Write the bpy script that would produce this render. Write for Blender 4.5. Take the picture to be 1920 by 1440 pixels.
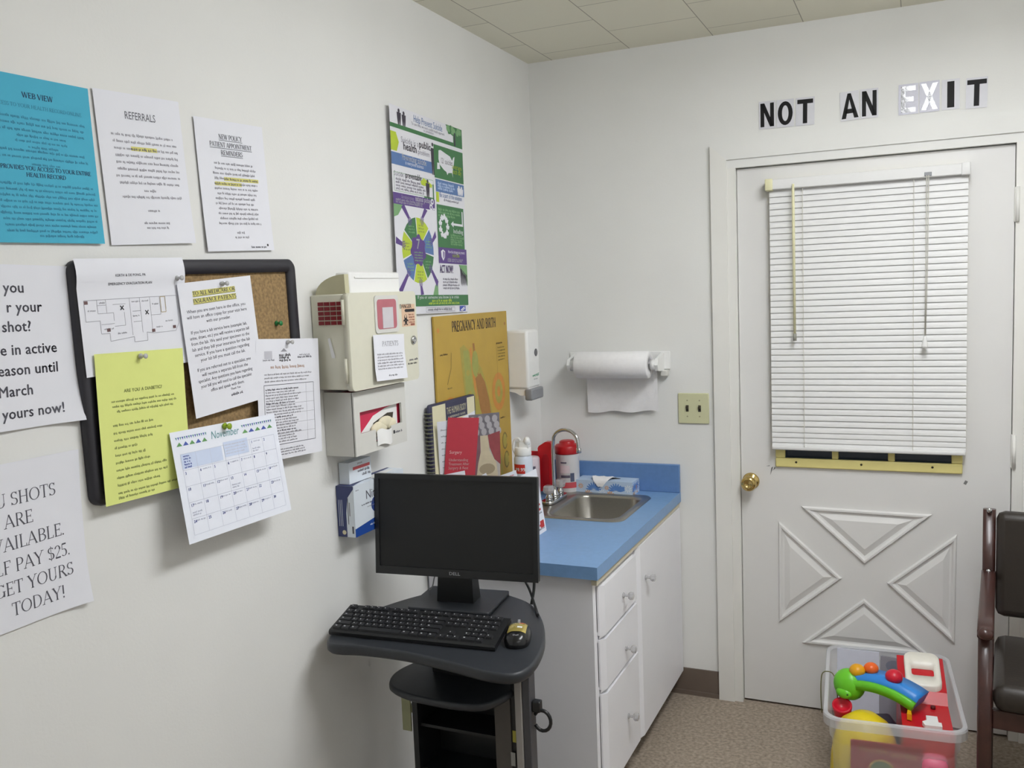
import bpy, math, random
from mathutils import Vector, Matrix
for o in list(bpy.data.objects): bpy.data.objects.remove(o)
SC = bpy.context.scene
COL = SC.collection
PI = math.pi
R = math.radians
rnd = random.Random(7)

# ---------------------------------------------------------------- camera, world, exposure
cam_d = bpy.data.cameras.new('camera'); cam = bpy.data.objects.new('camera', cam_d); COL.objects.link(cam)
SC.camera = cam
cam_d.sensor_width = 36; cam_d.lens = 1698.3 * 36 / 1920; cam_d.clip_start = .02
yaw, pitch, roll = -.4224, -.0993, -.0400
fw = Vector((math.sin(yaw)*math.cos(pitch), math.cos(yaw)*math.cos(pitch), math.sin(pitch)))
rt = Vector((math.cos(yaw), -math.sin(yaw), 0)); up = rt.cross(fw)
rt2 = math.cos(roll)*rt + math.sin(roll)*up; up2 = -math.sin(roll)*rt + math.cos(roll)*up
M = Matrix((rt2, up2, -fw)).transposed().to_4x4(); M.translation = Vector((1.381, -3.3447, 1.5701))
cam.matrix_world = M
w = bpy.data.worlds.new('night'); SC.world = w; w.use_nodes = True
w.node_tree.nodes['Background'].inputs[0].default_value = (.02, .025, .035, 1)
w.node_tree.nodes['Background'].inputs[1].default_value = .3
SC.view_settings.view_transform = 'Standard'; SC.view_settings.look = 'None'
SC.view_settings.gamma = 1; SC.view_settings.use_curve_mapping = False
SC.view_settings.exposure = 0.0
LAMP = 21.8            # strength of the ceiling light's diffuser; the added fill takes a fraction

# ---------------------------------------------------------------- materials
def lin(c): return tuple(((v/255)/12.92 if v/255 <= .04045 else ((v/255+.055)/1.055)**2.4) for v in c)
MATS = {}
def mat(name, rgb, rough=.5, metal=0, noise=0, nscale=40, bump=0, bscale=200, coat=0, emit=0, spec=.5, alpha=1, trans=0):
    if name in MATS: return MATS[name]
    m = bpy.data.materials.new(name); m.use_nodes = True; nt = m.node_tree; b = nt.nodes['Principled BSDF']
    c = lin(rgb) + (1,)
    b.inputs['Base Color'].default_value = c; b.inputs['Roughness'].default_value = rough
    b.inputs['Metallic'].default_value = metal; b.inputs['Specular IOR Level'].default_value = spec
    b.inputs['Coat Weight'].default_value = coat; b.inputs['Coat Roughness'].default_value = .08
    if trans: b.inputs['Transmission Weight'].default_value = trans
    if alpha < 1: b.inputs['Alpha'].default_value = alpha
    tc = nt.nodes.new('ShaderNodeTexCoord')
    if noise:
        n = nt.nodes.new('ShaderNodeTexNoise'); n.inputs['Scale'].default_value = nscale; n.inputs['Detail'].default_value = 4
        r = nt.nodes.new('ShaderNodeValToRGB')
        r.color_ramp.elements[0].position = .3; r.color_ramp.elements[1].position = .7
        r.color_ramp.elements[0].color = tuple(v*(1-noise) for v in c[:3])+(1,)
        r.color_ramp.elements[1].color = tuple(min(1, v*(1+noise)) for v in c[:3])+(1,)
        nt.links.new(tc.outputs['Object'], n.inputs['Vector']); nt.links.new(n.outputs['Fac'], r.inputs['Fac'])
        nt.links.new(r.outputs['Color'], b.inputs['Base Color'])
    if bump:
        n2 = nt.nodes.new('ShaderNodeTexNoise'); n2.inputs['Scale'].default_value = bscale; n2.inputs['Detail'].default_value = 3
        bp = nt.nodes.new('ShaderNodeBump'); bp.inputs['Strength'].default_value = bump; bp.inputs['Distance'].default_value = .002
        nt.links.new(tc.outputs['Object'], n2.inputs['Vector']); nt.links.new(n2.outputs['Fac'], bp.inputs['Height'])
        nt.links.new(bp.outputs['Normal'], b.inputs['Normal'])
    if emit:
        b.inputs['Emission Color'].default_value = (.945, .965, 1, 1); b.inputs['Emission Strength'].default_value = emit
    MATS[name] = m; return m
def translucent(name, rgb, fac):
    if name in MATS: return MATS[name]
    m = bpy.data.materials.new(name); m.use_nodes = True; nt = m.node_tree; b = nt.nodes['Principled BSDF']
    b.inputs['Base Color'].default_value = lin(rgb)+(1,); b.inputs['Roughness'].default_value = .3
    t = nt.nodes.new('ShaderNodeBsdfTransparent'); mx = nt.nodes.new('ShaderNodeMixShader'); mx.inputs[0].default_value = fac
    nt.links.new(t.outputs[0], mx.inputs[1]); nt.links.new(b.outputs[0], mx.inputs[2])
    nt.links.new(mx.outputs[0], nt.nodes['Material Output'].inputs['Surface'])
    MATS[name] = m; return m
def glass(name, tint=(1, 1, 1)):
    if name in MATS: return MATS[name]
    m = bpy.data.materials.new(name); m.use_nodes = True; nt = m.node_tree
    t = nt.nodes.new('ShaderNodeBsdfTransparent'); t.inputs[0].default_value = tint+(1,)
    g = nt.nodes.new('ShaderNodeBsdfGlossy'); g.inputs['Roughness'].default_value = .05
    f = nt.nodes.new('ShaderNodeFresnel'); mx = nt.nodes.new('ShaderNodeMixShader')
    nt.links.new(f.outputs[0], mx.inputs[0]); nt.links.new(t.outputs[0], mx.inputs[1]); nt.links.new(g.outputs[0], mx.inputs[2])
    nt.links.new(mx.outputs[0], nt.nodes['Material Output'].inputs['Surface'])
    MATS[name] = m; return m

WALL = mat('painted_wall', (231, 231, 228), .75, noise=.02, nscale=3, bump=.12, bscale=160)
TRIM = mat('white_trim_paint', (232, 231, 226), .4, noise=.015, nscale=6, bump=.05, bscale=60)
DOORW = mat('white_door_paint', (226, 225, 223), .45, noise=.015, nscale=5, bump=.06, bscale=80)
BLACK = mat('black_plastic', (26, 27, 29), .38, bump=.05, bscale=600)
SCREEN = mat('monitor_screen', (20, 21, 22), .55, noise=.03, nscale=30)
DARKM = mat('black_laminate', (46, 49, 54), .42, noise=.08, nscale=80)
INKB = mat('black_ink', (32, 32, 36), .6, noise=.03)
INKG = mat('grey_ink', (152, 151, 158), .7, noise=.04)
INKD = mat('dark_grey_ink', (88, 88, 98), .7, noise=.04)
PAPER = mat('white_paper', (232, 233, 240), .75, noise=.01, nscale=20)
HILITE = mat('highlighter', (214, 208, 120), .7, noise=.03)
CHROME = mat('chrome', (205, 206, 208), .12, 1, noise=.02)
STEEL = mat('brushed_steel', (168, 165, 158), .3, 1, noise=.05, nscale=300)
BRASS = mat('polished_brass', (206, 180, 118), .18, 1, noise=.03)
CABW = mat('white_cabinet_paint', (236, 236, 240), .45, noise=.01, nscale=8)
BLUE = mat('blue_laminate', (120, 158, 202), .4, noise=.04, nscale=60)
RED = mat('red_plastic', (196, 22, 34), .35, noise=.03)
BEIGE = mat('beige_plastic', (218, 216, 198), .45, noise=.015)
GREYP = mat('light_grey_plastic', (214, 213, 207), .5, noise=.015)
WHITEP = mat('white_plastic', (238, 238, 236), .35, noise=.01)
GREYD = mat('grey_plastic', (140, 142, 146), .4, noise=.02)

# ---------------------------------------------------------------- mesh builder
class MB:
    def __init__(s): s.v = []; s.f = []; s.m = []; s.sm = []; s.T = Matrix.Identity(4); s.mi = 0
    def _v(s, p): s.v.append(tuple(s.T @ Vector(p))); return len(s.v)-1
    def face(s, ids, smooth=False): s.f.append(tuple(ids)); s.m.append(s.mi); s.sm.append(smooth)
    def poly(s, pts): s.face([s._v(p) for p in pts]); return s
    def box(s, x0, y0, z0, x1, y1, z1, b=0):
        if b:
            b = min(b, (x1-x0)*.45, (y1-y0)*.45, (z1-z0)*.45)
            return s._rbox(x0, y0, z0, x1, y1, z1, b)
        i = [s._v(p) for p in ((x0,y0,z0),(x1,y0,z0),(x1,y1,z0),(x0,y1,z0),(x0,y0,z1),(x1,y0,z1),(x1,y1,z1),(x0,y1,z1))]
        for q in ((3,2,1,0),(4,5,6,7),(0,1,5,4),(1,2,6,5),(2,3,7,6),(3,0,4,7)): s.face([i[k] for k in q])
        return s
    def _rbox(s, x0, y0, z0, x1, y1, z1, b):
        import bmesh
        bm = bmesh.new(); bmesh.ops.create_cube(bm, size=1)
        for v in bm.verts: v.co = Vector(((x0+x1)/2+v.co.x*(x1-x0), (y0+y1)/2+v.co.y*(y1-y0), (z0+z1)/2+v.co.z*(z1-z0)))
        bmesh.ops.bevel(bm, geom=bm.edges[:], offset=b, segments=2, profile=.5, affect='EDGES')
        base = len(s.v); bm.verts.index_update()
        for v in bm.verts: s._v(v.co)
        for f in bm.faces: s.face([base+v.index for v in f.verts], len(f.verts) and f.calc_area() < .5*max(g.calc_area() for g in bm.faces))
        bm.free(); return s
    def prism(s, pts, z0, z1, axis='z'):      # polygon (ccw) extruded along an axis
        def P(a, b, c): return (a, b, c) if axis == 'z' else ((c, a, b) if axis == 'x' else (a, c, b))
        n = len(pts); lo = [s._v(P(a, b, z0)) for a, b in pts]; hi = [s._v(P(a, b, z1)) for a, b in pts]
        s.face(lo[::-1]); s.face(hi)
        for k in range(n): s.face((lo[k], lo[(k+1) % n], hi[(k+1) % n], hi[k]), n > 14)
        return s
    def lathe(s, prof, c=(0,0,0), axis='z', seg=24, smooth=True):   # prof: list of (radius, height)
        def P(r, h, a):
            x, y = r*math.cos(a), r*math.sin(a)
            q = (x, y, h) if axis == 'z' else ((h, x, y) if axis == 'x' else (x, h, y))
            return tuple(c[k]+q[k] for k in range(3))
        rings = []
        for r, h in prof:
            if r < 1e-6: rings.append([s._v(P(0, h, 0))]*seg)
            else: rings.append([s._v(P(r, h, 2*PI*k/seg)) for k in range(seg)])
        for a, b in zip(rings, rings[1:]):
            for k in range(seg):
                q = [a[k], a[(k+1) % seg], b[(k+1) % seg], b[k]]
                d = []
                for t in q:
                    if t not in d: d.append(t)
                if len(d) > 2: s.face(d, smooth)
        if prof[0][0] > 1e-6: s.face(rings[0][::-1])
        if prof[-1][0] > 1e-6: s.face(rings[-1])
        return s
    def cyl(s, c, r, h, axis='z', seg=20, b=0):
        pr = [(r, 0), (r, h)] if not b else [(r-b, 0), (r, b), (r, h-b), (r-b, h)]
        return s.lathe(pr, c, axis, seg)
    def ball(s, c, r, sx=1, sy=1, sz=1, seg=20, rings=12):
        T0 = s.T; s.T = T0 @ Matrix.Translation(c) @ Matrix.Diagonal((sx, sy, sz, 1))
        s.lathe([(r*math.sin(PI*k/rings), -r*math.cos(PI*k/rings)) for k in range(rings+1)], seg=seg); s.T = T0; return s
    def tube(s, path, r, seg=10, cap=True):
        pts = [Vector(p) for p in path]; rings = []; n = len(pts)
        rr = r if hasattr(r, '__len__') else [r]*n
        ref = None
        for k in range(n):
            d = (pts[min(k+1, n-1)]-pts[max(k-1, 0)]).normalized()
            if ref is None: ref = d.orthogonal().normalized()
            ref = (ref - d*ref.dot(d)).normalized(); b = d.cross(ref)
            rings.append([s._v(pts[k]+rr[k]*(math.cos(2*PI*j/seg)*ref+math.sin(2*PI*j/seg)*b)) for j in range(seg)])
        for a, b in zip(rings, rings[1:]):
            for j in range(seg): s.face((a[j], a[(j+1) % seg], b[(j+1) % seg], b[j]), True)
        if cap: s.face(rings[0][::-1]); s.face(rings[-1])
        return s
    def build(s, name, mats, parent=None):
        me = bpy.data.meshes.new(name); me.from_pydata(s.v, [], s.f)
        mats = mats if isinstance(mats, (list, tuple)) else [mats]
        for m_ in mats: me.materials.append(m_)
        me.polygons.foreach_set('material_index', [min(k, len(mats)-1) for k in s.m]); me.polygons.foreach_set('use_smooth', s.sm)
        me.update()
        o = bpy.data.objects.new(name, me); COL.objects.link(o)
        if parent: o.parent = parent
        return o
def tag(o, label=None, cat=None, group=None, kind=None):
    if label: o['label'] = label
    if cat: o['category'] = cat
    if group: o['group'] = group
    if kind: o['kind'] = kind
    return o
def thing(name, label, cat, loc=(0,0,0), rotz=0, group=None):
    o = bpy.data.objects.new(name, None); COL.objects.link(o); o.empty_display_size = .05
    o.location = loc; o.rotation_euler = (0, 0, rotz); return tag(o, label, cat, group)
def bez(pts, n=8):          # Catmull-Rom through the points
    P = [Vector(p) for p in pts]; out = []
    for k in range(len(P)-1):
        a, b, c, d = P[max(k-1, 0)], P[k], P[k+1], P[min(k+2, len(P)-1)]
        for j in range(n):
            t = j/n; out.append(.5*((2*b)+(c-a)*t+(2*a-5*b+4*c-d)*t*t+(3*b-a-3*c+d)*t**3))
    return out+[P[-1]]
def smooth_loop(pts, n=5):
    P = [Vector(p+(0,)) for p in pts]; out = []; L = len(P)
    for k in range(L):
        a, b, c, d = P[k-1], P[k], P[(k+1) % L], P[(k+2) % L]
        for j in range(n):
            t = j/n; q = .5*((2*b)+(c-a)*t+(2*a-5*b+4*c-d)*t*t+(3*b-a-3*c+d)*t**3); out.append((q.x, q.y))
    return out
def rrect(x0, y0, x1, y1, r, n=5):
    out = []
    for cx, cy, a0 in ((x1-r, y1-r, 0), (x0+r, y1-r, 90), (x0+r, y0+r, 180), (x1-r, y0+r, 270)):
        for k in range(n+1):
            a = R(a0+90*k/n); out.append((cx+r*math.cos(a), cy+r*math.sin(a)))
    return out

# ---------------------------------------------------------------- lettering
CH = ' ABCDEFGHIJKLMNOPQRSTUVWXYZabcdefghijklmnopqrstuvwxyz0123456789.,!?:$%&\'-/()'
GL = {}
def load_font():
    tmp = []
    for style, off in (('sans', 0),):
        for ch in CH[1:]:
            for rep in (1, 2):
                cu = bpy.data.curves.new('t', 'FONT'); cu.body = ch*rep; cu.offset = off; cu.resolution_u = 2; cu.size = 1
                o = bpy.data.objects.new('t', cu); COL.objects.link(o); tmp.append((style, ch, rep, o))
    dg = bpy.context.evaluated_depsgraph_get(); got = {}
    for style, ch, rep, o in tmp:
        me = o.evaluated_get(dg).to_mesh(); vs = [tuple(v.co) for v in me.vertices]; fs = [tuple(p.vertices) for p in me.polygons]
        got[style, ch, rep] = (vs, fs); o.evaluated_get(dg).to_mesh_clear()
    for style, ch, rep, o in tmp:
        if rep == 2:
            v1, f1 = got[style, ch, 1]; v2, _ = got[style, ch, 2]
            adv = (max(v[0] for v in v2)-max(v[0] for v in v1)) if v1 else .3
            GL[style, ch] = ([(v[0], v[1]) for v in v1], f1, adv)
    for style, ch, rep, o in tmp:
        cu = o.data; bpy.data.objects.remove(o); bpy.data.curves.remove(cu)
    for ch in CH[1:]:                        # bold: the glyph laid over itself a few times, a little apart
        vs, fs, adv = GL['sans', ch]; V, F = [], []
        for dx, dy in ((-.02, 0), (.02, 0), (0, .014), (0, -.014)):
            F += [tuple(i+len(V) for i in f) for f in fs]; V += [(x+dx, y+dy) for x, y in vs]
        GL['bold', ch] = (V, F, adv+.02)
    for st in ('sans', 'bold'): GL[st, ' '] = ([], [], .3)
load_font()
# a roman capital alphabet drawn from strokes: L x0 y0 x1 y1 width(T thick, t thin) / A cx cy rx ry a0 a1 / S x y serif
ROM = {
'A': (.96, 'L.1,0,.46,1,t;L.46,1,.86,0,T;L.24,.34,.7,.34,t;S.1,0;S.86,0'), 'B': (.82, 'L.2,0,.2,1,T;L.2,.97,.42,.97,t;L.2,.52,.42,.52,t;L.2,.03,.44,.03,t;A.42,.75,.26,.22,-90,90;A.44,.27,.3,.24,-90,90'),
'C': (.9, 'A.52,.5,.42,.47,40,320;L.84,.78,.84,.98,t'), 'D': (.95, 'L.2,0,.2,1,T;L.2,.97,.42,.97,t;L.2,.03,.42,.03,t;A.42,.5,.42,.47,-90,90'),
'E': (.76, 'L.2,0,.2,1,T;L.08,.97,.66,.97,t;L.2,.52,.54,.52,t;L.08,.03,.7,.03,t;L.66,.8,.66,1,t;L.7,0,.7,.2,t;L.54,.42,.54,.62,t'), 'F': (.7, 'L.2,0,.2,1,T;L.08,.97,.64,.97,t;L.2,.52,.52,.52,t;L.64,.8,.64,1,t;S.2,0'),
'G': (.98, 'A.52,.5,.42,.47,40,320;L.84,.04,.84,.42,T;L.84,.78,.84,.98,t;S.84,.42'), 'H': (.98, 'L.2,0,.2,1,T;L.78,0,.78,1,T;L.2,.52,.78,.52,t;S.2,0;S.2,1;S.78,0;S.78,1'),
'I': (.42, 'L.21,0,.21,1,T;S.21,0;S.21,1'), 'J': (.55, 'L.34,.15,.34,1,T;A.2,.17,.15,.17,180,360;S.34,1'), 'K': (.88, 'L.2,0,.2,1,T;L.22,.42,.74,1,t;L.36,.58,.8,0,T;S.2,0;S.2,1;S.76,0;S.72,1'),
'L': (.72, 'L.2,0,.2,1,T;L.08,.03,.66,.03,t;L.66,0,.66,.22,t;S.2,1'), 'M': (1.15, 'L.18,0,.2,1,t;L.2,1,.56,.1,T;L.56,.1,.92,1,t;L.94,0,.92,1,T;S.18,0;S.94,0'), 'N': (.98, 'L.18,0,.18,1,t;L.18,1,.8,0,T;L.8,0,.8,1,t;S.18,0;S.18,1;S.8,1'),
'O': (1.0, 'A.5,.5,.42,.47,0,360'), 'P': (.76, 'L.2,0,.2,1,T;L.2,.97,.42,.97,t;L.2,.46,.42,.46,t;A.42,.715,.26,.255,-90,90;S.2,0'), 'R': (.88, 'L.2,0,.2,1,T;L.2,.97,.42,.97,t;L.2,.5,.42,.5,t;A.42,.735,.24,.235,-90,90;L.42,.5,.82,0,T;S.2,0;S.82,0'),
'S': (.68, 'A.34,.74,.23,.23,30,270;A.34,.27,.25,.24,-150,90;L.56,.78,.56,.98,t;L.1,.02,.1,.22,t'), 'T': (.82, 'L.41,0,.41,1,T;L.06,.97,.76,.97,t;L.06,.78,.06,1,t;L.76,.78,.76,1,t;S.41,0'),
'U': (.96, 'L.2,.3,.2,1,T;A.48,.3,.28,.3,180,360;L.76,.3,.76,1,t;S.2,1;S.76,1'), 'V': (.92, 'L.1,1,.46,0,T;L.46,0,.82,1,t;S.1,1;S.82,1'), 'W': (1.3, 'L.1,1,.4,0,T;L.4,0,.65,1,t;L.65,1,.92,0,T;L.92,0,1.2,1,t;S.1,1;S.65,1;S1.2,1'),
'X': (.9, 'L.12,1,.78,0,T;L.12,0,.78,1,t;S.12,0;S.12,1;S.78,0;S.78,1'), 'Y': (.88, 'L.44,0,.44,.46,T;L.1,1,.44,.46,T;L.44,.46,.78,1,t;S.44,0;S.1,1;S.78,1'), 'Z': (.8, 'L.1,.97,.7,.97,t;L.7,.97,.1,.03,T;L.1,.03,.72,.03,t;L.1,.78,.1,1,t;L.72,0,.72,.22,t'),
'$': (.68, 'A.34,.74,.23,.21,30,270;A.34,.29,.25,.24,-150,90;L.34,-.08,.34,1.08,t'), '2': (.62, 'A.3,.72,.22,.25,-20,170;L.5,.62,.08,.03,t;L.08,.03,.56,.03,T'), '5': (.62, 'L.14,.97,.52,.97,T;L.14,.97,.12,.55,t;A.28,.3,.24,.28,-140,120'),
'.': (.3, 'L.13,0,.13,.12,T'), ',': (.3, 'L.16,.1,.08,-.12,T'), '!': (.36, 'L.18,.3,.18,1,T;L.18,0,.18,.13,T'), '?': (.6, 'A.28,.74,.2,.22,-80,170;L.3,.52,.3,.3,T;L.3,0,.3,.13,T'), ' ': (.36, ''), '-': (.4, 'L.08,.4,.34,.4,t'), '&': (.9, 'A.4,.74,.17,.22,0,360;A.36,.27,.27,.26,60,360;L.3,.6,.86,0,T'),
}
def roman(ch, T=.14, t=.055, serif=.13):
    adv, d = ROM.get(ch, ROM[' ']); vs = []; fs = []
    def quad(a, b, c, e): n = len(vs); vs.extend((a, b, c, e)); fs.append((n, n+1, n+2, n+3))
    for s in d.split(';'):
        if not s: continue
        if s[0] == 'S':
            q = s[1:].split(',')
            x, y = float(q[0]), float(q[1])
            if serif:
                yy = y+.02 if y < .5 else y-.02
                quad((x-serif, yy-.022), (x+serif, yy-.022), (x+serif, yy+.022), (x-serif, yy+.022))
        elif s[0] == 'L':
            q = s[1:].split(','); x0, y0, x1, y1 = map(float, q[:4]); hw = (T if q[4] == 'T' else t)/2
            L = math.hypot(x1-x0, y1-y0); nx, ny = -(y1-y0)/L*hw, (x1-x0)/L*hw
            quad((x0+nx, y0+ny), (x0-nx, y0-ny), (x1-nx, y1-ny), (x1+nx, y1+ny))
        else:
            cx, cy, rx, ry, a0, a1 = map(float, s[1:].split(',')); k = max(5, int(abs(a1-a0)/24)); pv = None
            for j in range(k+1):
                a = R(a0+(a1-a0)*j/k); c, sn = math.cos(a), math.sin(a); wd = (t+(T-t)*abs(c)**1.3)/2
                cur = ((cx+(rx-wd)*c, cy+(ry-wd*.8)*sn), (cx+(rx+wd)*c, cy+(ry+wd*.8)*sn))
                if pv: quad(pv[0], pv[1], cur[1], cur[0])
                pv = cur
    return vs, fs, adv

class Sheet:
    """A sheet in its own plane: x right, y down from the top left corner, print laid on it as thin polygons of the same mesh."""
    def __init__(s, w, h, mats, bend=None, nx=1, ny=1):
        s.w, s.h, s.mats, s.bend = w, h, list(mats), bend or (lambda u, v: 0); s.mb = MB(); s.k = 0
        if bend: nx, ny = nx*2, ny*2
        s.nx, s.ny = nx, ny; s.G = [[s.bend(i/nx, j/ny) for i in range(nx+1)] for j in range(ny+1)]
        V = [[s.mb._v(s.P(w*i/nx, h*j/ny)) for i in range(nx+1)] for j in range(ny+1)]
        for j in range(ny):
            for i in range(nx): s.mb.face((V[j+1][i], V[j+1][i+1], V[j][i+1], V[j][i]), nx*ny > 1)
    def P(s, x, y, lift=0):
        u = min(max(x/s.w, 0), 1)*s.nx; v = min(max(y/s.h, 0), 1)*s.ny; i = min(int(u), s.nx-1); j = min(int(v), s.ny-1); u -= i; v -= j; G = s.G
        z = (G[j][i]*(1-u)+G[j][i+1]*u)*(1-v)+(G[j+1][i]*(1-u)+G[j+1][i+1]*u)*v
        return (x-s.w/2, s.h/2-y, z+lift)
    def mi(s, m):
        if m not in s.mats: s.mats.append(m)
        return s.mats.index(m)
    def poly(s, pts, m, lift=None):
        s.k += 1; l = (.0003+s.k*4e-6) if lift is None else lift; s.mb.mi = s.mi(m)
        ids = [s.mb._v(s.P(x, y, l)) for x, y in pts]
        a = sum(pts[i][0]*pts[(i+1) % len(pts)][1]-pts[(i+1) % len(pts)][0]*pts[i][1] for i in range(len(pts)))
        s.mb.face(ids if a < 0 else ids[::-1]); return s
    def rect(s, x0, y0, x1, y1, m, n=1):
        for k in range(n):
            a, b = x0+(x1-x0)*k/n, x0+(x1-x0)*(k+1)/n; s.poly([(a, y0), (b, y0), (b, y1), (a, y1)], m)
        return s
    def line(s, x0, y0, x1, y1, wd, m):
        L = math.hypot(x1-x0, y1-y0) or 1; nx, ny = -(y1-y0)/L*wd/2, (x1-x0)/L*wd/2
        return s.poly([(x0+nx, y0+ny), (x1+nx, y1+ny), (x1-nx, y1-ny), (x0-nx, y0-ny)], m)
    def frame(s, x0, y0, x1, y1, wd, m):
        for a in ((x0, y0, x1, y0), (x1, y0, x1, y1), (x1, y1, x0, y1), (x0, y1, x0, y0)): s.line(*a, wd, m)
        return s
    def disc(s, cx, cy, r, m, ry=None, n=16, a0=0, a1=360):
        pts = [(cx+r*math.cos(R(a0+(a1-a0)*k/n)), cy-(ry or r)*math.sin(R(a0+(a1-a0)*k/n))) for k in range(n + (a1-a0 < 360))]
        if a1-a0 < 360: pts.append((cx, cy))
        return s.poly(pts, m)
    def width(s, t, size, style): return sum((GL[style, c][2] if style in ('sans', 'bold') else roman(c)[2]) for c in t)*size
    def text(s, t, x, y, size, m, align='c', style='sans', fit=None, skew=0, T=.14, th=.055):
        """baseline at y; size = font size (capital height for roman)"""
        W = s.width(t, size, style); sx = (fit/W) if fit else 1; W *= sx
        px = x-(W/2 if align == 'c' else W if align == 'r' else 0)
        s.k += 1; l = .0003+s.k*4e-6; s.mb.mi = s.mi(m)
        for c in t:
            vs, fs, adv = GL[style, c] if style in ('sans', 'bold') else roman(c, T, th)
            b = [s.mb._v(s.P(px+(vx+skew*vy)*size*sx, y-vy*size, l)) for vx, vy in vs]
            for f in fs: s.mb.face([b[i] for i in f])
            px += adv*size*sx
        return s
    def words(s, x0, x1, y, size, m, dens=1.0, centre=False):
        """a line of print too small to read: word-shaped rows of ticks"""
        s.mb.mi = s.mi(m); s.k += 1; l = .0003+s.k*4e-6
        x = x0
        while x < x1-size*.4:
            for k in range(rnd.randint(2, 8)):
                if x > x1: break
                hgt = size*rnd.choice((.5, .5, .5, .55, .75)); dsc = size*rnd.choice((0, 0, 0, .15)); wd = size*rnd.uniform(.3, .42)
                b = [s.mb._v(s.P(*q, l)) for q in ((x, y+dsc), (x+wd, y+dsc), (x+wd*rnd.uniform(.4, 1), y-hgt), (x, y-hgt))]
                s.mb.face(b); x += wd+size*.1
            x += size*.4
        return s
    def para(s, x0, x1, y, n, gap, size, m, ragged=.15, centre=False):
        for k in range(n):
            q = (x1-x0)*rnd.uniform(0, ragged)*(1 if k < n-1 else 2.5)
            if centre: s.words(x0+q/2, x1-q/2, y+k*gap, size, m)
            else: s.words(x0, x1-q, y+k*gap, size, m)
        return s
    def build(s, name, parent=None): return s.mb.build(name, s.mats, parent)
def on_left(o, y, z, x=.002, rot=0):      # sheet facing +x on the left wall, centre (y, z)
    o.matrix_world = Matrix.Translation((x, y, z)) @ Matrix(((0,0,1,0),(1,0,0,0),(0,1,0,0),(0,0,0,1))) @ Matrix.Rotation(R(rot), 4, 'Z'); return o
def on_back(o, x, z, y=-.002, rot=0):     # sheet facing -y on the back wall
    o.matrix_world = Matrix.Translation((x, y, z)) @ Matrix(((1,0,0,0),(0,0,-1,0),(0,1,0,0),(0,0,0,1))) @ Matrix.Rotation(R(rot), 4, 'Z'); return o

# ================================================================ the room
H = 2.4537; XR = 2.75; YF = -4.4; HC = .795
def struct(name, mb, m): return tag(mb.build(name, m), kind='structure')
CARPET = mat('speckled_carpet', (154, 141, 126), .95, noise=.3, nscale=85, bump=.5, bscale=200)
struct('floor', MB().box(-.1, YF-.1, -.06, XR+.1, .1, 0), CARPET)
def ceiling_mat():
    m = bpy.data.materials.new('ceiling_tiles'); m.use_nodes = True; nt = m.node_tree; b = nt.nodes['Principled BSDF']; b.inputs['Roughness'].default_value = .9
    tc = nt.nodes.new('ShaderNodeTexCoord'); mp = nt.nodes.new('ShaderNodeMapping'); mp.inputs['Rotation'].default_value = (0, 0, R(90)); mp.inputs['Location'].default_value = (.05, -.1, 0)
    br = nt.nodes.new('ShaderNodeTexBrick'); br.inputs['Scale'].default_value = 1; br.inputs['Brick Width'].default_value = .307; br.inputs['Row Height'].default_value = .3073
    br.inputs['Mortar Size'].default_value = .0022; br.inputs['Mortar Smooth'].default_value = .6; br.offset = .5
    c1, c2, c3 = lin((232, 229, 212)), lin((227, 224, 207)), lin((165, 160, 146))
    br.inputs['Color1'].default_value = c1+(1,); br.inputs['Color2'].default_value = c2+(1,); br.inputs['Mortar'].default_value = c3+(1,)
    n = nt.nodes.new('ShaderNodeTexNoise'); n.inputs['Scale'].default_value = 140; bp = nt.nodes.new('ShaderNodeBump'); bp.inputs['Strength'].default_value = .15; bp.inputs['Distance'].default_value = .002
    L = nt.links.new
    L(tc.outputs['Object'], mp.inputs['Vector']); L(mp.outputs[0], br.inputs['Vector']); L(br.outputs['Color'], b.inputs['Base Color'])
    L(tc.outputs['Object'], n.inputs['Vector']); L(n.outputs['Fac'], bp.inputs['Height']); L(bp.outputs[0], b.inputs['Normal'])
    return m
struct('ceiling', MB().box(-.1, YF-.1, H, XR+.1, .1, H+.06), ceiling_mat())
struct('wall_left', MB().box(-.1, YF-.1, 0, 0, .1, H), WALL)
struct('wall_right', MB().box(XR, YF-.1, 0, XR+.1, .1, H), WALL)
struct('wall_front', MB().box(0, YF-.1, 0, XR, YF, H), WALL)
DX0, DX1, DZ = .787, 1.668, 1.984        # door slab
bw = MB().box(0, 0, 0, DX0-.035, .1, H).box(DX1+.035, 0, 0, XR, .1, H).box(DX0-.035, 0, DZ+.03, DX1+.035, .1, H)
struct('wall_back', bw, WALL)
BASEM = mat('brown_vinyl_base', (112, 99, 89), .5, noise=.05, nscale=12)
def base(name, x0, y0, x1, y1):
    b = MB().box(x0, y0, 0, x1, y1, .103)
    struct(name, b, BASEM)
bb = MB().box(.5, -.006, 0, .699, 0, .103).box(.5, -.014, 0, .699, 0, .016)
bb.box(1.757, -.006, 0, XR, 0, .103)
struct('baseboard_back', bb, BASEM)
base('baseboard_left', 0, YF, .006, -1.0); base('baseboard_right', XR-.006, YF, XR, -.01); base('baseboard_front', .01, YF, XR-.01, YF+.006)
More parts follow.
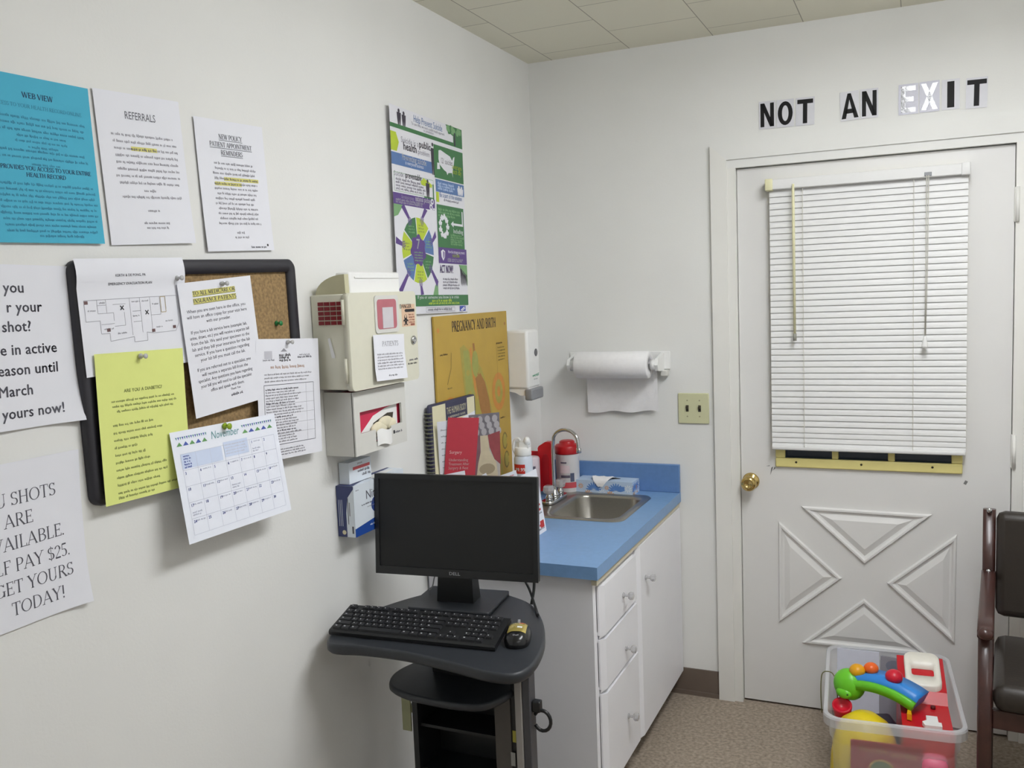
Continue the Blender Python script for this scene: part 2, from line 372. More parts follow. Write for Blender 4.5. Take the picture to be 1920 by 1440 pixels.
# door casing: outer board, inner stop, head
ZI = DZ+.03
struct('trim_1', MB().prism([(.699, 0), (.757, 0), (.757, ZI), (.699, 2.068)], -.018, .02, 'y'), TRIM)
struct('trim_2', MB().prism([(DX1+.03, 0), (DX1+.088, 0), (DX1+.088, 2.068), (DX1+.03, ZI)], -.018, .02, 'y'), TRIM)
struct('trim_3', MB().box(.757, -.010, 0, DX0, .03, DZ).box(DX1, -.010, 0, DX1+.03, .03, DZ), TRIM)
struct('trim_4', MB().prism([(.699, 2.068), (.757, ZI), (DX1+.03, ZI), (DX1+.088, 2.068)], -.017, .02, 'y').box(.757, -.010, DZ, DX1+.03, .03, ZI), WALL)

# ---- door with raised crossbuck panels and a half light
door = tag(thing('door_1', None, None), kind='structure')
FY = .012                                # face of the slab
WX0, WX1, WZ0, WZ1 = .945, 1.49, .935, 1.90
d = MB()
for q in ((DX0+.002, .008, WX0, DZ-.003), (WX1, .008, DX1-.002, DZ-.003), (WX0, .008, WX1, WZ0), (WX0, WZ1, WX1, DZ-.003)): d.box(q[0], FY, q[1], q[2], FY+.042, q[3])
PAINTCHIP = mat('chipped_paint', (122, 122, 120), .8, noise=.1)
d.mi = 1
for pts in (((.893, .872), (.897, .900), (.904, .905), (.901, .893)), ((.903, .890), (.909, .905), (.912, .899)), ((.878, .905), (.892, .909), (.891, .906)), ((1.526, .872), (1.532, .884), (1.540, .880), (1.534, .868))):
    d.poly([(x, FY-.0004, z) for x, z in pts])
d.build('door_slab', [DOORW, PAINTCHIP], door)
def crosspanel(tri):
    mb = MB(); n = 3
    def inset(t, dd):
        c = [Vector(p) for p in t]; out = []
        for k in range(n):
            a, b, e = c[k-1], c[k], c[(k+1) % n]; u = (a-b).normalized(); v = (e-b).normalized(); bis = (u+v).normalized()
            out.append(b+bis*dd/math.sin(math.acos(max(-1, min(1, u.dot(v))))/2))
        return out
    prof = ((0, 0), (.004, .010), (.010, .010), (.016, .002), (.021, .0008), (.022, .0008), (.041, .009))
    rings = [[mb._v((p.x, FY-hh, p.y)) for p in inset(tri, dd)] for dd, hh in prof]
    for a, b in zip(rings, rings[1:]):
        for k in range(n): mb.face((a[k], a[(k+1) % n], b[(k+1) % n], b[k]))
    mb.face(rings[-1]); mb.build('door_panel', DOORW, door)
crosspanel([(1.0, .764), (1.215, .567), (1.432, .760)]); crosspanel([(1.0, .252), (1.43, .256), (1.213, .440)])
crosspanel([(.920, .705), (.918, .318), (1.139, .508)]); crosspanel([(1.509, .697), (1.288, .505), (1.505, .309)])
YEL = mat('yellowed_plastic', (226, 214, 142), .45, noise=.04, nscale=20)
fr = MB(); x0, x1, z0, z1 = .914, 1.523, .906, 1.93
for q in ((x0, z0, x1, z0+.034), (x0, z1-.034, x1, z1), (x0, z0+.0345, x0+.034, z1-.0345), (x1-.034, z0+.0345, x1, z1-.0345)): fr.box(q[0], FY-.012, q[1], q[2], FY+.002, q[3], .004)
wf = fr.build('window_frame', YEL, door)
mu = MB()
for mx in (1.118, 1.302): mu.box(mx-.011, FY-.006, z0+.034, mx+.011, FY+.01, z1-.034, .003)
for mz in (1.24, 1.57): mu.box(x0+.034, FY-.005, mz-.011, x1-.034, FY+.01, mz+.011, .003)
mu.build('mullion', YEL, wf)
sc = MB()
for sx in (.986, 1.205, 1.431): sc.cyl((sx, FY-.013, .926), .004, .002, 'y', 10)
sc.build('screw', mat('dark_screw', (60, 54, 40), .5, .6, noise=.05), wf)
MB().box(WX0-.004, FY+.015, WZ0-.004, WX1+.004, FY+.021, WZ1+.004).build('window_pane', glass('night_glass', (.8, .83, .86)), door)
k_ = thing('tmp', None, None)
bpy.data.objects.remove(k_)
MB().lathe([(.03, FY), (.031, FY-.004), (.024, FY-.008), (.012, FY-.012), (.011, FY-.028), (.017, FY-.033), (.026, FY-.042), (.0285, FY-.052), (.026, FY-.062), (.019, FY-.067), (.012, FY-.067), (.010, FY-.064), (0, FY-.064)], (.824, 0, .848), 'y', 28).build('door_knob', BRASS, door)
for hz in (.99, 1.79, .22): MB().box(DX1-.004, -.013, hz-.055, DX1+.006, FY, hz+.055, .002).cyl((DX1+.004, -.014, hz-.055), .006, .11, 'z', 10).build('hinge', TRIM, door)

# ---- mini blind hung on the door
bl = thing('window_blind', 'white mini blind lowered over the door window', 'blind', (1.215, -.02, 1.912))
BLW = mat('white_blind_slat', (228, 228, 227), .5, noise=.01)
HX = .321
MB().box(-HX, -.022, -.018, HX, .022, .018, .003).build('headrail', BLW, bl)
IV = mat('ivory_plastic', (228, 224, 184), .45, noise=.02)
for sx in (-1, 1):
    MB().box(min(sx*HX, sx*(HX-.026)), -.025, -.02, max(sx*HX, sx*(HX-.026)), .024, .02, .003).build('end_bracket', IV if sx < 0 else BLW, bl)
sl = MB(); zb = -.93; nS = 41; pitch_ = .0215
zs = [-.030-.0213*k for k in range(39)]+[-.8615, -.880, -.8985, -.9155]
for z in zs:
    ang = R(74); L = .0125; pts = []
    for k in range(5):
        t = -1+2*k/4; u = t*L; cr = .0018*(1-t*t)
        pts.append((u*math.cos(ang)+cr*math.sin(ang), z-u*math.sin(ang)+cr*math.cos(ang)))
    ids = []
    for (yy, zz) in pts:
        
        ids.append((sl._v((-HX+.012, -yy*1.0, zz)), sl._v((HX-.005, -yy*1.0, zz))))
    for a, b in zip(ids, ids[1:]): sl.face((a[0], a[1], b[1], b[0]), True)
sl.build('slats', BLW, bl)
MB().box(-HX+.012, -.014, -.937, HX-.006, .012, -.922, .004).build('bottom_rail', BLW, bl)
for lx in (-.196, .155): MB().box(lx-.001, -.0155, -.925, lx+.001, -.0145, -.015).build('ladder_cord', mat('blind_cord', (200, 198, 188), .8, noise=.05), bl)
wd_ = MB().tube([(-.225, -.032, -.005), (-.225, -.033, -.06), (-.224, -.03, -.52)], [.004, .005, .0045], 8).build('tilt_wand', IV, bl)
MB().cyl((-.224, -.03, -.545), .006, .025, 'z', 10).build('wand_tip', mat('grey_tip', (150, 150, 140), .5, noise=.02), wd_)
lc = MB().tube([(.193, -.026, -.012), (.192, -.03, -.3), (.190, -.03, -.54)], .0014, 6).tube([(.199, -.026, -.012), (.197, -.03, -.3), (.192, -.03, -.54)], .0014, 6).build('lift_cord', mat('blind_cord', (200, 198, 188)), bl)
MB().lathe([(.004, .02), (.006, .012), (.010, -.012), (.010, -.02), (0, -.02)], (.190, -.03, -.555), seg=12).build('tassel', WHITEP, lc)
MB().box(.186, -.026, -.014, .208, -.0215, -.002, .001).build('cord_lock', GREYD, bl)

# ---- wraparound ceiling light, and an unseen dim one added as fill
for (lx, ly, lk) in ((1.50, -1.42, 'lit_diffuser'), (1.95, -3.35, 'added_fill_diffuser')):
    cl = thing('ceiling_or_fill_light', 'bright wraparound ceiling light in the middle of the room' if ly > -2 else 'added dim fill light at the ceiling, unseen behind the viewer', 'ceiling light', (lx, ly, H))
    f = MB()
    for q in ((-.2, -.63, .2, -.6), (-.2, .6, .2, .63), (-.2, -.6, -.17, .6), (.17, -.6, .2, .6)): f.box(q[0], q[1], -.020, q[2], q[3], -.0005)
    f.build('light_frame', TRIM, cl)
    MB().box(-.169, -.599, -.085, .169, .599, -.002, .02).build('diffuser', mat(lk, (240, 240, 235), .5, noise=.01, emit=LAMP*(1 if ly > -2 else .20)), cl)

# ================================================================ writing on the walls
def tile_letter(ch, x, z, wd, ht, lw, label, glossy=False, rot=0, grp='black letter cards over the door'):
    m0 = mat('laminated_card', (206, 206, 218), .5, noise=.02, bump=.6, bscale=70) if glossy else mat('letter_card', (214, 214, 220), .5, noise=.02)
    ink = mat('laminated_ink', (40, 40, 44), .12, noise=.03, coat=1, bump=1, bscale=55) if glossy else mat('letter_ink', (24, 23, 25), .6, noise=.03, spec=.25)
    s = Sheet(wd, ht, [m0])
    adv = {'N': .98, 'O': 1.0, 'T': .82, 'A': .96, 'E': .76, 'X': .9, 'I': .42}[ch]
    cap = ht*.86; s.k = 0
    B = {'N': [[(0,0),(.28,0),(.28,1),(0,1)], [(.72,0),(1,0),(1,1),(.72,1)], [(0,1),(.3,1),(1,0),(.7,0)]],
         'T': [[(0,.82),(1,.82),(1,1),(0,1)], [(.36,0),(.64,0),(.64,.82),(.36,.82)]],
         'A': [[(0,0),(.26,0),(.58,1),(.4,1)], [(.74,0),(1,0),(.6,1),(.42,1)], [(.2,.2),(.8,.2),(.74,.38),(.26,.38)]],
         'E': [[(0,0),(.3,0),(.3,1),(0,1)], [(.3,.82),(1,.82),(1,1),(.3,1)], [(.3,.41),(.86,.41),(.86,.59),(.3,.59)], [(.3,0),(1,0),(1,.18),(.3,.18)]],
         'X': [[(0,1),(.3,1),(1,0),(.7,0)], [(.7,1),(1,1),(.3,0),(0,0)]], 'I': [[(0,0),(1,0),(1,1),(0,1)]]}
    if ch == 'O':
        n = 24
        for k in range(n):
            a, b = 2*PI*k/n, 2*PI*(k+1)/n
            s.poly([(wd/2+lw/2*r_*math.cos(t), ht/2-cap/2*q_*math.sin(t)) for r_, q_, t in ((1, 1, a), (1, 1, b), (.44, .66, b), (.44, .66, a))], ink, .0003)
    else:
        for p in B[ch]: s.poly([(wd/2-lw/2+x*lw, ht/2+cap/2-y*cap) for x, y in p], ink, .0003)
    o = s.build('letter_card'); on_back(o, x, z, rot=rot); tag(o, label, 'letter', grp)
tile_letter('N', .899, 2.157, .056, .094, .046, 'black letter N on a card, first letter of NOT over the door')
tile_letter('O', .960, 2.156, .058, .094, .050, 'black letter O on a card, in the word NOT over the door')
tile_letter('T', 1.026, 2.155, .062, .094, .052, 'black letter T on a card, ending the word NOT over the door', rot=-1)
tile_letter('A', 1.170, 2.156, .060, .096, .054, 'black letter A on a card, first letter of AN over the door', rot=2)
tile_letter('N', 1.232, 2.157, .056, .096, .046, 'black letter N on a card, ending the word AN over the door')
tile_letter('E', 1.352, 2.156, .060, .098, .044, 'glaring glossy letter E card, first letter of EXIT over the door', True)
tile_letter('X', 1.415, 2.157, .060, .098, .050, 'glossy letter X card half lost in glare, in EXIT over the door', True)
tile_letter('I', 1.478, 2.156, .052, .096, .021, 'black letter I on a card, between X and T over the door')
tile_letter('T', 1.553, 2.152, .062, .096, .056, 'black letter T on a card, last letter of EXIT over the door', rot=-1)

# ---- papers on the left wall
def curl(amt, where='b', edge=.25):
    def f(u, v):
        t = max(0, (v-(1-edge))/edge) if where == 'b' else max(0, (u-(1-edge))/edge)
        return amt*t*t
    return f
def corner_curl(amt):
    return lambda u, v: amt*max(0, (u+v-1.55)/.45)**2
BLUEP = mat('turquoise_paper', (72, 176, 206), .75, noise=.02, nscale=20)
INKT = mat('navy_ink', (24, 62, 96), .7, noise=.04)
INKTL = mat('soft_navy_ink', (50, 134, 166), .7, noise=.04)
s = Sheet(.216, .279, [BLUEP], lambda u, v: .002+.004*v*v, 4, 6)
W_ = .216
s.text('WEB VIEW', .108, .036, .0092, INKT, style='roman', T=.2, th=.09)
s.text('ACCESS TO YOUR HEALTH RECORD ONLINE', .108, .053, .0062, INKTL, style='roman', fit=.175, T=.16, th=.08)
s.para(.02, .2, .071, 3, .0105, .0062, INKTL, .06, True); s.para(.05, .165, .101, 3, .009, .0055, INKTL, .3, True)
s.para(.02, .2, .126, 3, .011, .0058, INKTL, .3, True)
s.text('PROVIDES YOU ACCESS TO YOUR ENTIRE', .112, .157, .0072, INKT, style='roman', fit=.18, T=.2, th=.09)
s.text('HEALTH RECORD', .108, .168, .0072, INKT, style='roman', T=.2, th=.09)
s.para(.012, .208, .182, 9, .0098, .0058, INKTL, .08, True); s.para(.08, .17, .2725-.004, 1, .01, .0058, INKTL, .02, True)
tag(on_left(s.build('paper_notice'), -2.212, 1.829, .002, 1.3), 'turquoise notice about web view at the upper left edge of the wall', 'paper notice')
s = Sheet(.214, .285, [PAPER], lambda u, v: .002+.006*v**3*u, 4, 6)
s.text('REFERRALS', .107, .048, .0205, INKD, 'c', 'sans', fit=.078)
for k in range(8): s.words(.03+rnd.uniform(0, .008), .195-rnd.uniform(0, .01), .080+k*.0128, .0068, INKG)
s.rect(.075, .0990, .14, .107, HILITE, 3); s.words(.075, .14, .1056, .0068, INKD)
s.words(.095, .125, .184, .0068, INKG); s.words(.04, .19, .196, .0068, INKG); s.words(.098, .128, .222, .0065, INKG); s.words(.085, .15, .246, .0065, INKG); s.words(.09, .145, .255, .0062, INKG)
tag(on_left(s.build('paper_notice'), -1.983, 1.838, .002, 3), 'white notice headed REFERRALS beside the turquoise sheet', 'paper notice')
s = Sheet(.219, .28, [PAPER], lambda u, v: .002+.004*v**3, 4, 6)
for t, y, f in (('NEW POLICY', .040, .075), ('PATIENT APPOINTMENT', .057, .135), ('REMINDERS', .0735, .07)):
    s.text(t, .108, y, .0105, INKD, style='roman', fit=f, T=.2, th=.08); s.rect(.108-f/2, y+.0018, .108+f/2, y+.0030, INKD)
for k in range(13): s.words(.04-.0*k+rnd.uniform(0, .012), .185-rnd.uniform(0, .015), .0935+k*.0107, .0068, INKG)
s.rect(.075, .1205, .188, .1285, HILITE, 4); s.words(.075, .188, .1265, .0068, INKD)
s.rect(.045, .1312, .13, .139, HILITE, 4); s.words(.045, .13, .137, .0068, INKD)
s.words(.098, .125, .247-.005, .0068, INKG); s.words(.09, .135, .252, .0068, INKG); s.words(.14, .19, .274, .0066, INKD); s.disc(.197, .268, .0028, INKB)
tag(on_left(s.build('paper_notice'), -1.729, 1.829, .002, 2.3), 'white notice headed NEW POLICY PATIENT APPOINTMENT REMINDERS', 'paper notice')
s = Sheet(.225, .275, [PAPER], lambda u, v: .003+.012*max(0, (u+v-1.6)/.4)**2+.006*max(0, 1-u*1.6)*v, 6, 8)
for t, x, y in (('you', .066, .063), (', your', .085, .0935), ('shot?', .072, .126), ('in active', .106, .164), ('ason until', .1055, .1985), ('arch', .066, .234), ('ours now!', .107, .271-.003)):
    pass
for t, xr, y in (('you', .139, .0465), ('r your', .170, .0790), ('shot?', .147, .1115), ('e in active', .194, .1500), ('season until', .194, .1840), ('March', .141, .2190), ('yours now!', .200, .2560)):
    s.text(t, xr-.009, y, .0255, INKD, 'r', 'bold')
tag(on_left(s.build('paper_sign'), -2.293, 1.514, .002, -.8), 'white sign in large print about the flu shot, left of the cork board', 'paper sign')
s = Sheet(.222, .28, [PAPER], lambda u, v: .002+.010*max(0, (u+v-1.6)/.4)**2+.004*max(0, (.25-v)/.25)*u, 6, 8)
for t, xr, y, f in (('FLU SHOTS', .171, .072, None), ('ARE', .123, .1085, None), ('AVAILABLE.', .182, .146, None), ('SELF PAY $25.', .190, .184, None), ('GET YOURS', .193, .2205, None), ('TODAY!', .172, .257, None)):
    s.text(t, xr, y, .0225, INKG if False else INKD, 'r', 'roman', T=.12, th=.05, fit=s.width(t, .0225, 'roman')*.93)
tag(on_left(s.build('paper_sign'), -2.309, 1.184, .002, 0), 'white sign reading FLU SHOTS ARE AVAILABLE, below the large print sign', 'paper sign')

# ---- cork board
cb = thing('cork_board', 'black framed cork board crowded with pinned papers', 'cork board', (.001, -1.8665, 1.4425))
cb.rotation_euler = (R(1.2), 0, 0)
CORK = mat('cork', (150, 124, 86), .9, noise=.3, nscale=140, bump=.4, bscale=160)
CW, CHh = .637, .449
fm = MB(); out = rrect(-CW/2, -CHh/2, CW/2, CHh/2, .022); inn = rrect(-CW/2+.03, -CHh/2+.03, CW/2-.03, CHh/2-.03, .004)
n = len(out)
prof = [(out, 0), (out, .013), ([(a*.985, b*.985) for a, b in out], .019), (inn, .017), (inn, .008)]
rg = [[fm._v((x, a, b)) for a, b in pts] for pts, x in prof]
for a, b in zip(rg, rg[1:]):
    for k in range(n): fm.face((a[k], a[(k+1) % n], b[(k+1) % n], b[k]), True)
fm.build('frame', mat('black_frame', (46, 45, 52), .45, noise=.04), cb)
MB().box(.001, -CW/2+.02, -CHh/2+.02, .009, CW/2-.02, CHh/2-.02).build('cork_panel', CORK, cb)
# pinned papers, each in front of the one it overlaps
s = Sheet(.262, .212, [PAPER], lambda u, v: .004*math.sin(PI*min(1, v*4))*(1 if v < .25 else 0)+.002*v, 5, 10)
s.text('KERTH & DE PONG, PA', .122, .034, .0068, INKD, style='bold'); s.text('EMERGENCY EVACUATION PLAN', .122, .0495, .0068, INKD, style='bold')
PL = mat('thin_line_ink', (168, 168, 176), .7, noise=.03)
plan = [(.012, .075), (.235, .075), (.235, .13), (.225, .145), (.168, .145), (.15, .142), (.15, .158), (.118, .158), (.118, .148), (.062, .152), (.062, .137), (.043, .137), (.043, .113), (.012, .113)]
for a, b in zip(plan, plan[1:]+plan[:1]): s.line(*a, *b, .0011, PL)
for q in ((.04, .075, .04, .10), (.04, .085, .06, .085), (.04, .10, .075, .10), (.06, .075, .06, .1), (.075, .085, .105, .085), (.075, .1, .075, .115), (.115, .075, .115, .145), (.14, .075, .14, .142), (.165, .075, .165, .145), (.19, .075, .19, .11), (.19, .11, .165, .11), (.205, .075, .205, .1), (.12, .1, .14, .1), (.12, .12, .14, .12), (.045, .12, .075, .12), (.075, .125, .1, .125), (.1, .125, .1, .1)): s.line(*q, .0009, PL)
for x, y, l in ((.045, .082, .06), (.018, .095, .035), (.12, .083, .14), (.145, .083, .16), (.05, .13, .07), (.08, .14, .1), (.12, .11, .135), (.17, .09, .185), (.2, .125, .22), (.175, .135, .19)): s.words(x, l, y, .004, PL)
for x, y in ((.096, .092), (.155, .104)): s.line(x-.004, y-.004, x+.004, y+.004, .002, INKB); s.line(x-.004, y+.004, x+.004, y-.004, .002, INKB)
EX_ = mat('brown_mark', (110, 84, 84), .7, noise=.05)
for x, y in ((.016, .079), (.06, .131), (.167, .14), (.222, .137)): s.rect(x-.004, y-.003, x+.004, y+.003, EX_)
s.frame(.192, .076, .204, .106, .0012, mat('tan_line', (190, 172, 130), .7))
tag(on_left(s.build('paper_plan'), -2.052, 1.560, .0215, 1.6), 'white emergency evacuation floor plan pinned at the top left of the cork board', 'paper notice')
YELP = mat('yellow_paper', (226, 234, 140), .75, noise=.015, nscale=20)
INKO = mat('olive_ink', (136, 146, 82), .7, noise=.04)
s = Sheet(.216, .279, [YELP], lambda u, v: .002+.003*v*v, 4, 6)
s.text('ARE YOU A DIABETIC?', .108, .075, .0090, INKO, style='bold')
s.para(.03, .19, .0915, 3, .0095, .0058, INKO, .1, True)
for k, l in enumerate((.135, .155, .13, .09, .11, .12, .16, .165, .14)): s.words(.03, l-.008, .136+k*.0139, .0062, INKO)
s.words(.03, .19, .270-.008, .006, INKO); s.words(.03, .12, .271, .006, INKO)
tag(on_left(s.build('paper_notice'), -2.058, 1.350, .0255, -1), 'bright yellow diabetic notice pinned at the lower left of the cork board', 'paper notice')
s = Sheet(.222, .277, [PAPER], lambda u, v: .002+.004*v, 4, 6)
INKN = mat('near_black_ink', (62, 60, 74), .7, noise=.03)
for t, y, f in (('TO ALL MEDICARE or', .028, .128), ('INSURANCE PATIENTS', .0435, .13)):
    s.rect(.103-f/2, y-.0095, .103+f/2, y+.003, HILITE, 3); s.text(t.upper(), .103, y, .0085, INKN, style='roman', fit=f, T=.22, th=.09); s.rect(.103-f/2, y+.0016, .103+f/2, y+.0026, INKN)
for k, (t, f) in enumerate((('When you are seen here in the office, you', .178), ('will have an office copay for your visit here', .182), ('with our provider.', .075), ('', 0), ('If you have a lab service here (example: lab,', .172), ('urine, draws, etc.) you will receive a separate bill', .182), ('from the lab. We send your specimen to the', .178), ('lab and they bill your insurance for the lab', .178), ('service. If you have a question regarding', .168), ('your lab bill you must call the lab.', .138), ('', 0), ('If you are referred out to a specialist, you', .166), ('will receive a separate bill from the', .143), ('specialist. Any questions you have regarding', .168), ('your bill you will need to call the specialist', .158), ('office and speak with them.', .105))):
    if t: s.text(t, .105, .0625+k*.0117+(-.004 if k > 3 else 0)+(-.004 if k > 10 else 0), .0098, INKN, 'c', 'sans', fit=f)
s.text('Thank You', .128, .2385, .007, INKN); s.words(.112, .15, .2505, .0068, INKN)
tag(on_left(s.build('paper_notice'), -1.828, 1.487, .025, 4.4), 'white notice TO ALL MEDICARE or INSURANCE PATIENTS pinned askew', 'paper notice')
s = Sheet(.232, .280, [PAPER], lambda u, v: .002+.003*v, 4, 6)
s.rect(.028, .028, .055, .046, mat('pale_grey_ink', (196, 196, 204), .7, noise=.03)); s.words(.022, .06, .050, .005, INKG)
for k in range(3): s.words(.080, .120, .040+k*.006, .008, INKB)
s.poly([(.098, .022), (.11, .030), (.086, .030)], INKG); s.words(.155, .195, .040, .005, INKG); s.words(.148, .2, .0455, .006, INKD)
s.words(.048, .18, .068, .0095, mat('tan_ink', (184, 156, 140), .7, noise=.04)); s.para(.025, .205, .083, 3, .008, .005, INKG, .1)
s.frame(.022, .106, .206, .245, .0012, INKD); s.line(.176, .106, .176, .245, .0007, PL)
for k in range(20): s.words(.027, .165-rnd.uniform(0, .05), .118+k*.0064, .0052, INKG if k % 5 else INKD)
for k in range(1, 6): s.line(.022, .106+k*.023, .206, .106+k*.023, .0006, PL)
s.para(.06, .17, .258, 3, .006, .0045, INKG, .2, True)
tag(on_left(s.build('paper_form'), -1.619, 1.346, .0275, -3), 'white form with a lined box pinned over the right edge of the cork board', 'paper notice')
# calendar
CALP = mat('calendar_paper', (236, 240, 250), .6, noise=.01)
s = Sheet(.3215, .2225, [CALP], lambda u, v: .004+.034*v, 4, 8)
CB_ = mat('calendar_blue', (78, 96, 176), .6, noise=.05); CG = mat('calendar_green', (104, 158, 96), .6, noise=.05); CT = mat('calendar_teal', (96, 150, 156), .6, noise=.05); CLB = mat('calendar_pale_blue', (206, 218, 242), .6, noise=.02); CLN = mat('calendar_line', (196, 200, 216), .6)
for x0, x1 in ((.012, .1), (.205, .308)):
    for k in range(5):
        xx = x0+(x1-x0)*k/5; dx = (x1-x0)/5
        s.poly([(xx, .030), (xx+dx*.5, .022), (xx+dx*.9, .030)], CG if k % 2 == 0 else CB_)
        for j in range(3): s.poly([(xx+dx*j/3, .012), (xx+dx*(j+.8)/3, .012), (xx+dx*(j+.5)/3, .018)], CB_ if (j+k) % 2 else CT)
s.text('November', .152, .0285, .023, CT, 'c', 'sans', fit=.085, skew=.25)
gx0, gx1, gy0, gy1 = .018, .306, .046, .208
s.rect(gx0, gy0, gx0+(gx1-gx0)*.405, gy0+.03, CLB, 2); s.rect(gx0+(gx1-gx0)*.43, gy0-.006, gx0+(gx1-gx0)*.69, gy0+.026, CLB, 2)
s.para(gx0+.127, gx0+.195, gy0+.002, 4, .006, .004, CLN, .1)
for k in range(8): x = gx0+(gx1-gx0)*k/7; s.line(x, gy0, x, gy1, .0006, CLN)
for k in range(6): y = gy0+(gy1-gy0)*k/5; s.line(gx0, y, gx1, y, .0006, CLN)
dnum = 1
for r_ in range(5):
    for c_ in range(7):
        if r_ == 0 and c_ < 5: continue
        if dnum > 30: break
        x = gx0+(gx1-gx0)*c_/7; y = gy0+(gy1-gy0)*r_/5
        s.text(str(dnum), x+.004, y+.009, .008, CB_, 'l', 'bold')
        if rnd.random() < .75: s.words(x+.012, x+.035, y+.0065, .0042, CLN)
        if rnd.random() < .2: s.words(x+.005, x+.03, y+.022, .0045, CLN); s.words(x+.005, x+.026, y+.027, .0045, CLN)
        dnum += 1
for k in range(5): s.words(gx0+.006, gx0+.025, gy0+.006+k*.0055, .0045, CB_)
tag(on_left(s.build('calendar'), -1.8465, 1.2095, .0285, -.9), 'November wall calendar page tacked to the bottom of the cork board', 'calendar')
# push pins
def pin(y, z, x, m, label, cat='push pin', big=1):
    p = thing('push_pin', label, cat, (x, y, z))
    MB().lathe([(.0045*big, 0), (.005*big, .002), (.0025*big, .004), (.0025*big, .010), (.0045*big, .013), (.0045*big, .015), (0, .0155)], axis='x', seg=12).build('pin_head', m, p)
    MB().tube([(-.004, 0, 0), (0, 0, 0)], .0006, 6).build('pin_needle', STEEL, p)
PG = mat('green_pin', (40, 130, 72), .35, noise=.03); PY = mat('lime_pin', (150, 180, 40), .35, noise=.03); PC = mat('clear_pin', (196, 196, 196), .25, noise=.03)
pin(-1.628, 1.523, .0105, PG, 'dark green push pin stuck alone in bare cork', big=1.3)
pin(-1.852, 1.314, .035, PY, 'lime green push pin holding the November calendar', big=1.5)
pin(-2.060, 1.480, .0295, PC, 'clear push pin at the top of the yellow notice', big=1.1)
pin(-1.822, 1.616, .0295, PC, 'clear push pin at the top of the Medicare notice', big=1.1)
pin(-1.945, 1.628, .0235, PC, 'clear push pin at the right of the evacuation plan', big=1.1)
pin(-1.617, 1.478, .0315, PC, 'clear push pin at the top of the white form', big=1.1)

# ---- suicide prevention poster
PW, PH = .467, .598
GRN = mat('poster_green', (62, 118, 72), .45, noise=.03); LIM = mat('poster_lime', (184, 204, 56), .45, noise=.03); PUR = mat('poster_purple', (92, 66, 134), .45, noise=.03); PBL = mat('poster_blue', (86, 118, 170), .45, noise=.03); PW_ = mat('poster_white', (226, 226, 232), .45, noise=.01); SIL = mat('poster_silhouette', (62, 56, 70), .5, noise=.03); PGY = mat('poster_grey_text', (150, 148, 160), .5, noise=.03); LGN = mat('poster_light_green', (122, 166, 116), .5, noise=.04)
s = Sheet(PW, PH, [PW_], lambda u, v: .002+.009*(1-u), 1, 1)
def px(u): return u*PW
def py(v): return v*PH
def RC(u0, v0, u1, v1, m, n=4): s.rect(px(u0), py(v0), px(u1), py(v1), m, n)
def person(u, v0, v1, m):
    h = v1-v0; w = .026
    s.disc(px(u), py(v0+h*.09), PW*.013, m, n=10)
    s.poly([(px(u-w), py(v0+h*.2)), (px(u+w), py(v0+h*.2)), (px(u+w*.9), py(v0+h*.55)), (px(u+w*.6), py(v1)), (px(u+w*.12), py(v1)), (px(u), py(v0+h*.65)), (px(u-w*.12), py(v1)), (px(u-w*.6), py(v1)), (px(u-w*.9), py(v0+h*.55))], m)
RC(0, .085, 1, .105, GRN, 8)
s.poly([(px(.75), 0), (px(1), 0), (px(1), py(.105)), (px(.86), py(.105)), (px(.86), py(.05)), (px(.80), py(.04))], GRN)
for k in range(14): s.disc(px(.78+.2*rnd.random()), py(.005+.035*rnd.random()), PW*.022, LGN if k % 3 else GRN, n=8)
s.poly([(px(.875), py(.03)), (px(.89), py(.03)), (px(.895), py(.1)), (px(.87), py(.1))], SIL)
person(.115, .012, .085, SIL); person(.175, .018, .085, SIL)
s.text('Help Prevent Suicide', px(.5), py(.047), .030, PBL, fit=px(.4)); s.text('To save lives, we need a public health approach', px(.5), py(.064), .012, PGY, fit=px(.46)); s.text('to prevention', px(.5), py(.079), .012, PGY)
RC(0, .125, .07, .215, LIM); s.poly([(px(.07), py(.13)), (px(.10), py(.17)), (px(.07), py(.215))], LIM)
s.text('Suicide is a', px(.24), py(.165), .024, PGY); s.text('public', px(.44), py(.165), .030, SIL, style='bold'); s.text('health', px(.24), py(.198), .032, SIL, style='bold'); s.text('problem', px(.42), py(.200), .022, PGY)
RC(0, .222, .535, .280, PBL); s.text('Preventing suicide', px(.29), py(.249), .026, PW_, style='bold', fit=px(.32)); s.text('is everyones business', px(.29), py(.268), .016, PW_, fit=px(.24))
person(.545, .115, .285, SIL)
RC(.56, .125, 1, .296, GRN, 4)
usa = [(.63, .150), (.66, .145), (.80, .165), (.83, .185), (.85, .165), (.87, .160), (.855, .20), (.84, .225), (.83, .245), (.835, .275), (.82, .250), (.765, .255), (.75, .268), (.735, .252), (.70, .245), (.64, .222), (.625, .195)]
s.poly([(px(a), py(b)) for a, b in usa], PW_)
s.poly([(px(a), py(b)) for a, b in ((.605, .215), (.635, .215), (.645, .245), (.60, .25))], PW_)
s.text('121 suicides', px(.745), py(.212), .025, SIL, fit=px(.18)); s.text('average', px(.90), py(.225), .022, LIM, style='bold'); s.text('each day', px(.90), py(.252), .024, LIM, style='bold', fit=px(.14))
s.frame(px(.02), py(.315), px(.535), py(.405), .0012, LGN)
s.text('Suicide is', px(.10), py(.333), .020, PGY); s.text('preventable', px(.27), py(.333), .026, SIL, style='bold', fit=px(.21))
s.para(px(.04), px(.42), py(.352), 4, py(.015), .010, PGY, .1); s.poly([(px(a), py(b)) for a, b in ((.36, .335), (.40, .315), (.46, .325), (.52, .34), (.51, .355), (.37, .35))], LIM); RC(.525, .335, .54, .41, GRN, 1); RC(.40, .405, .54, .413, GRN, 1)
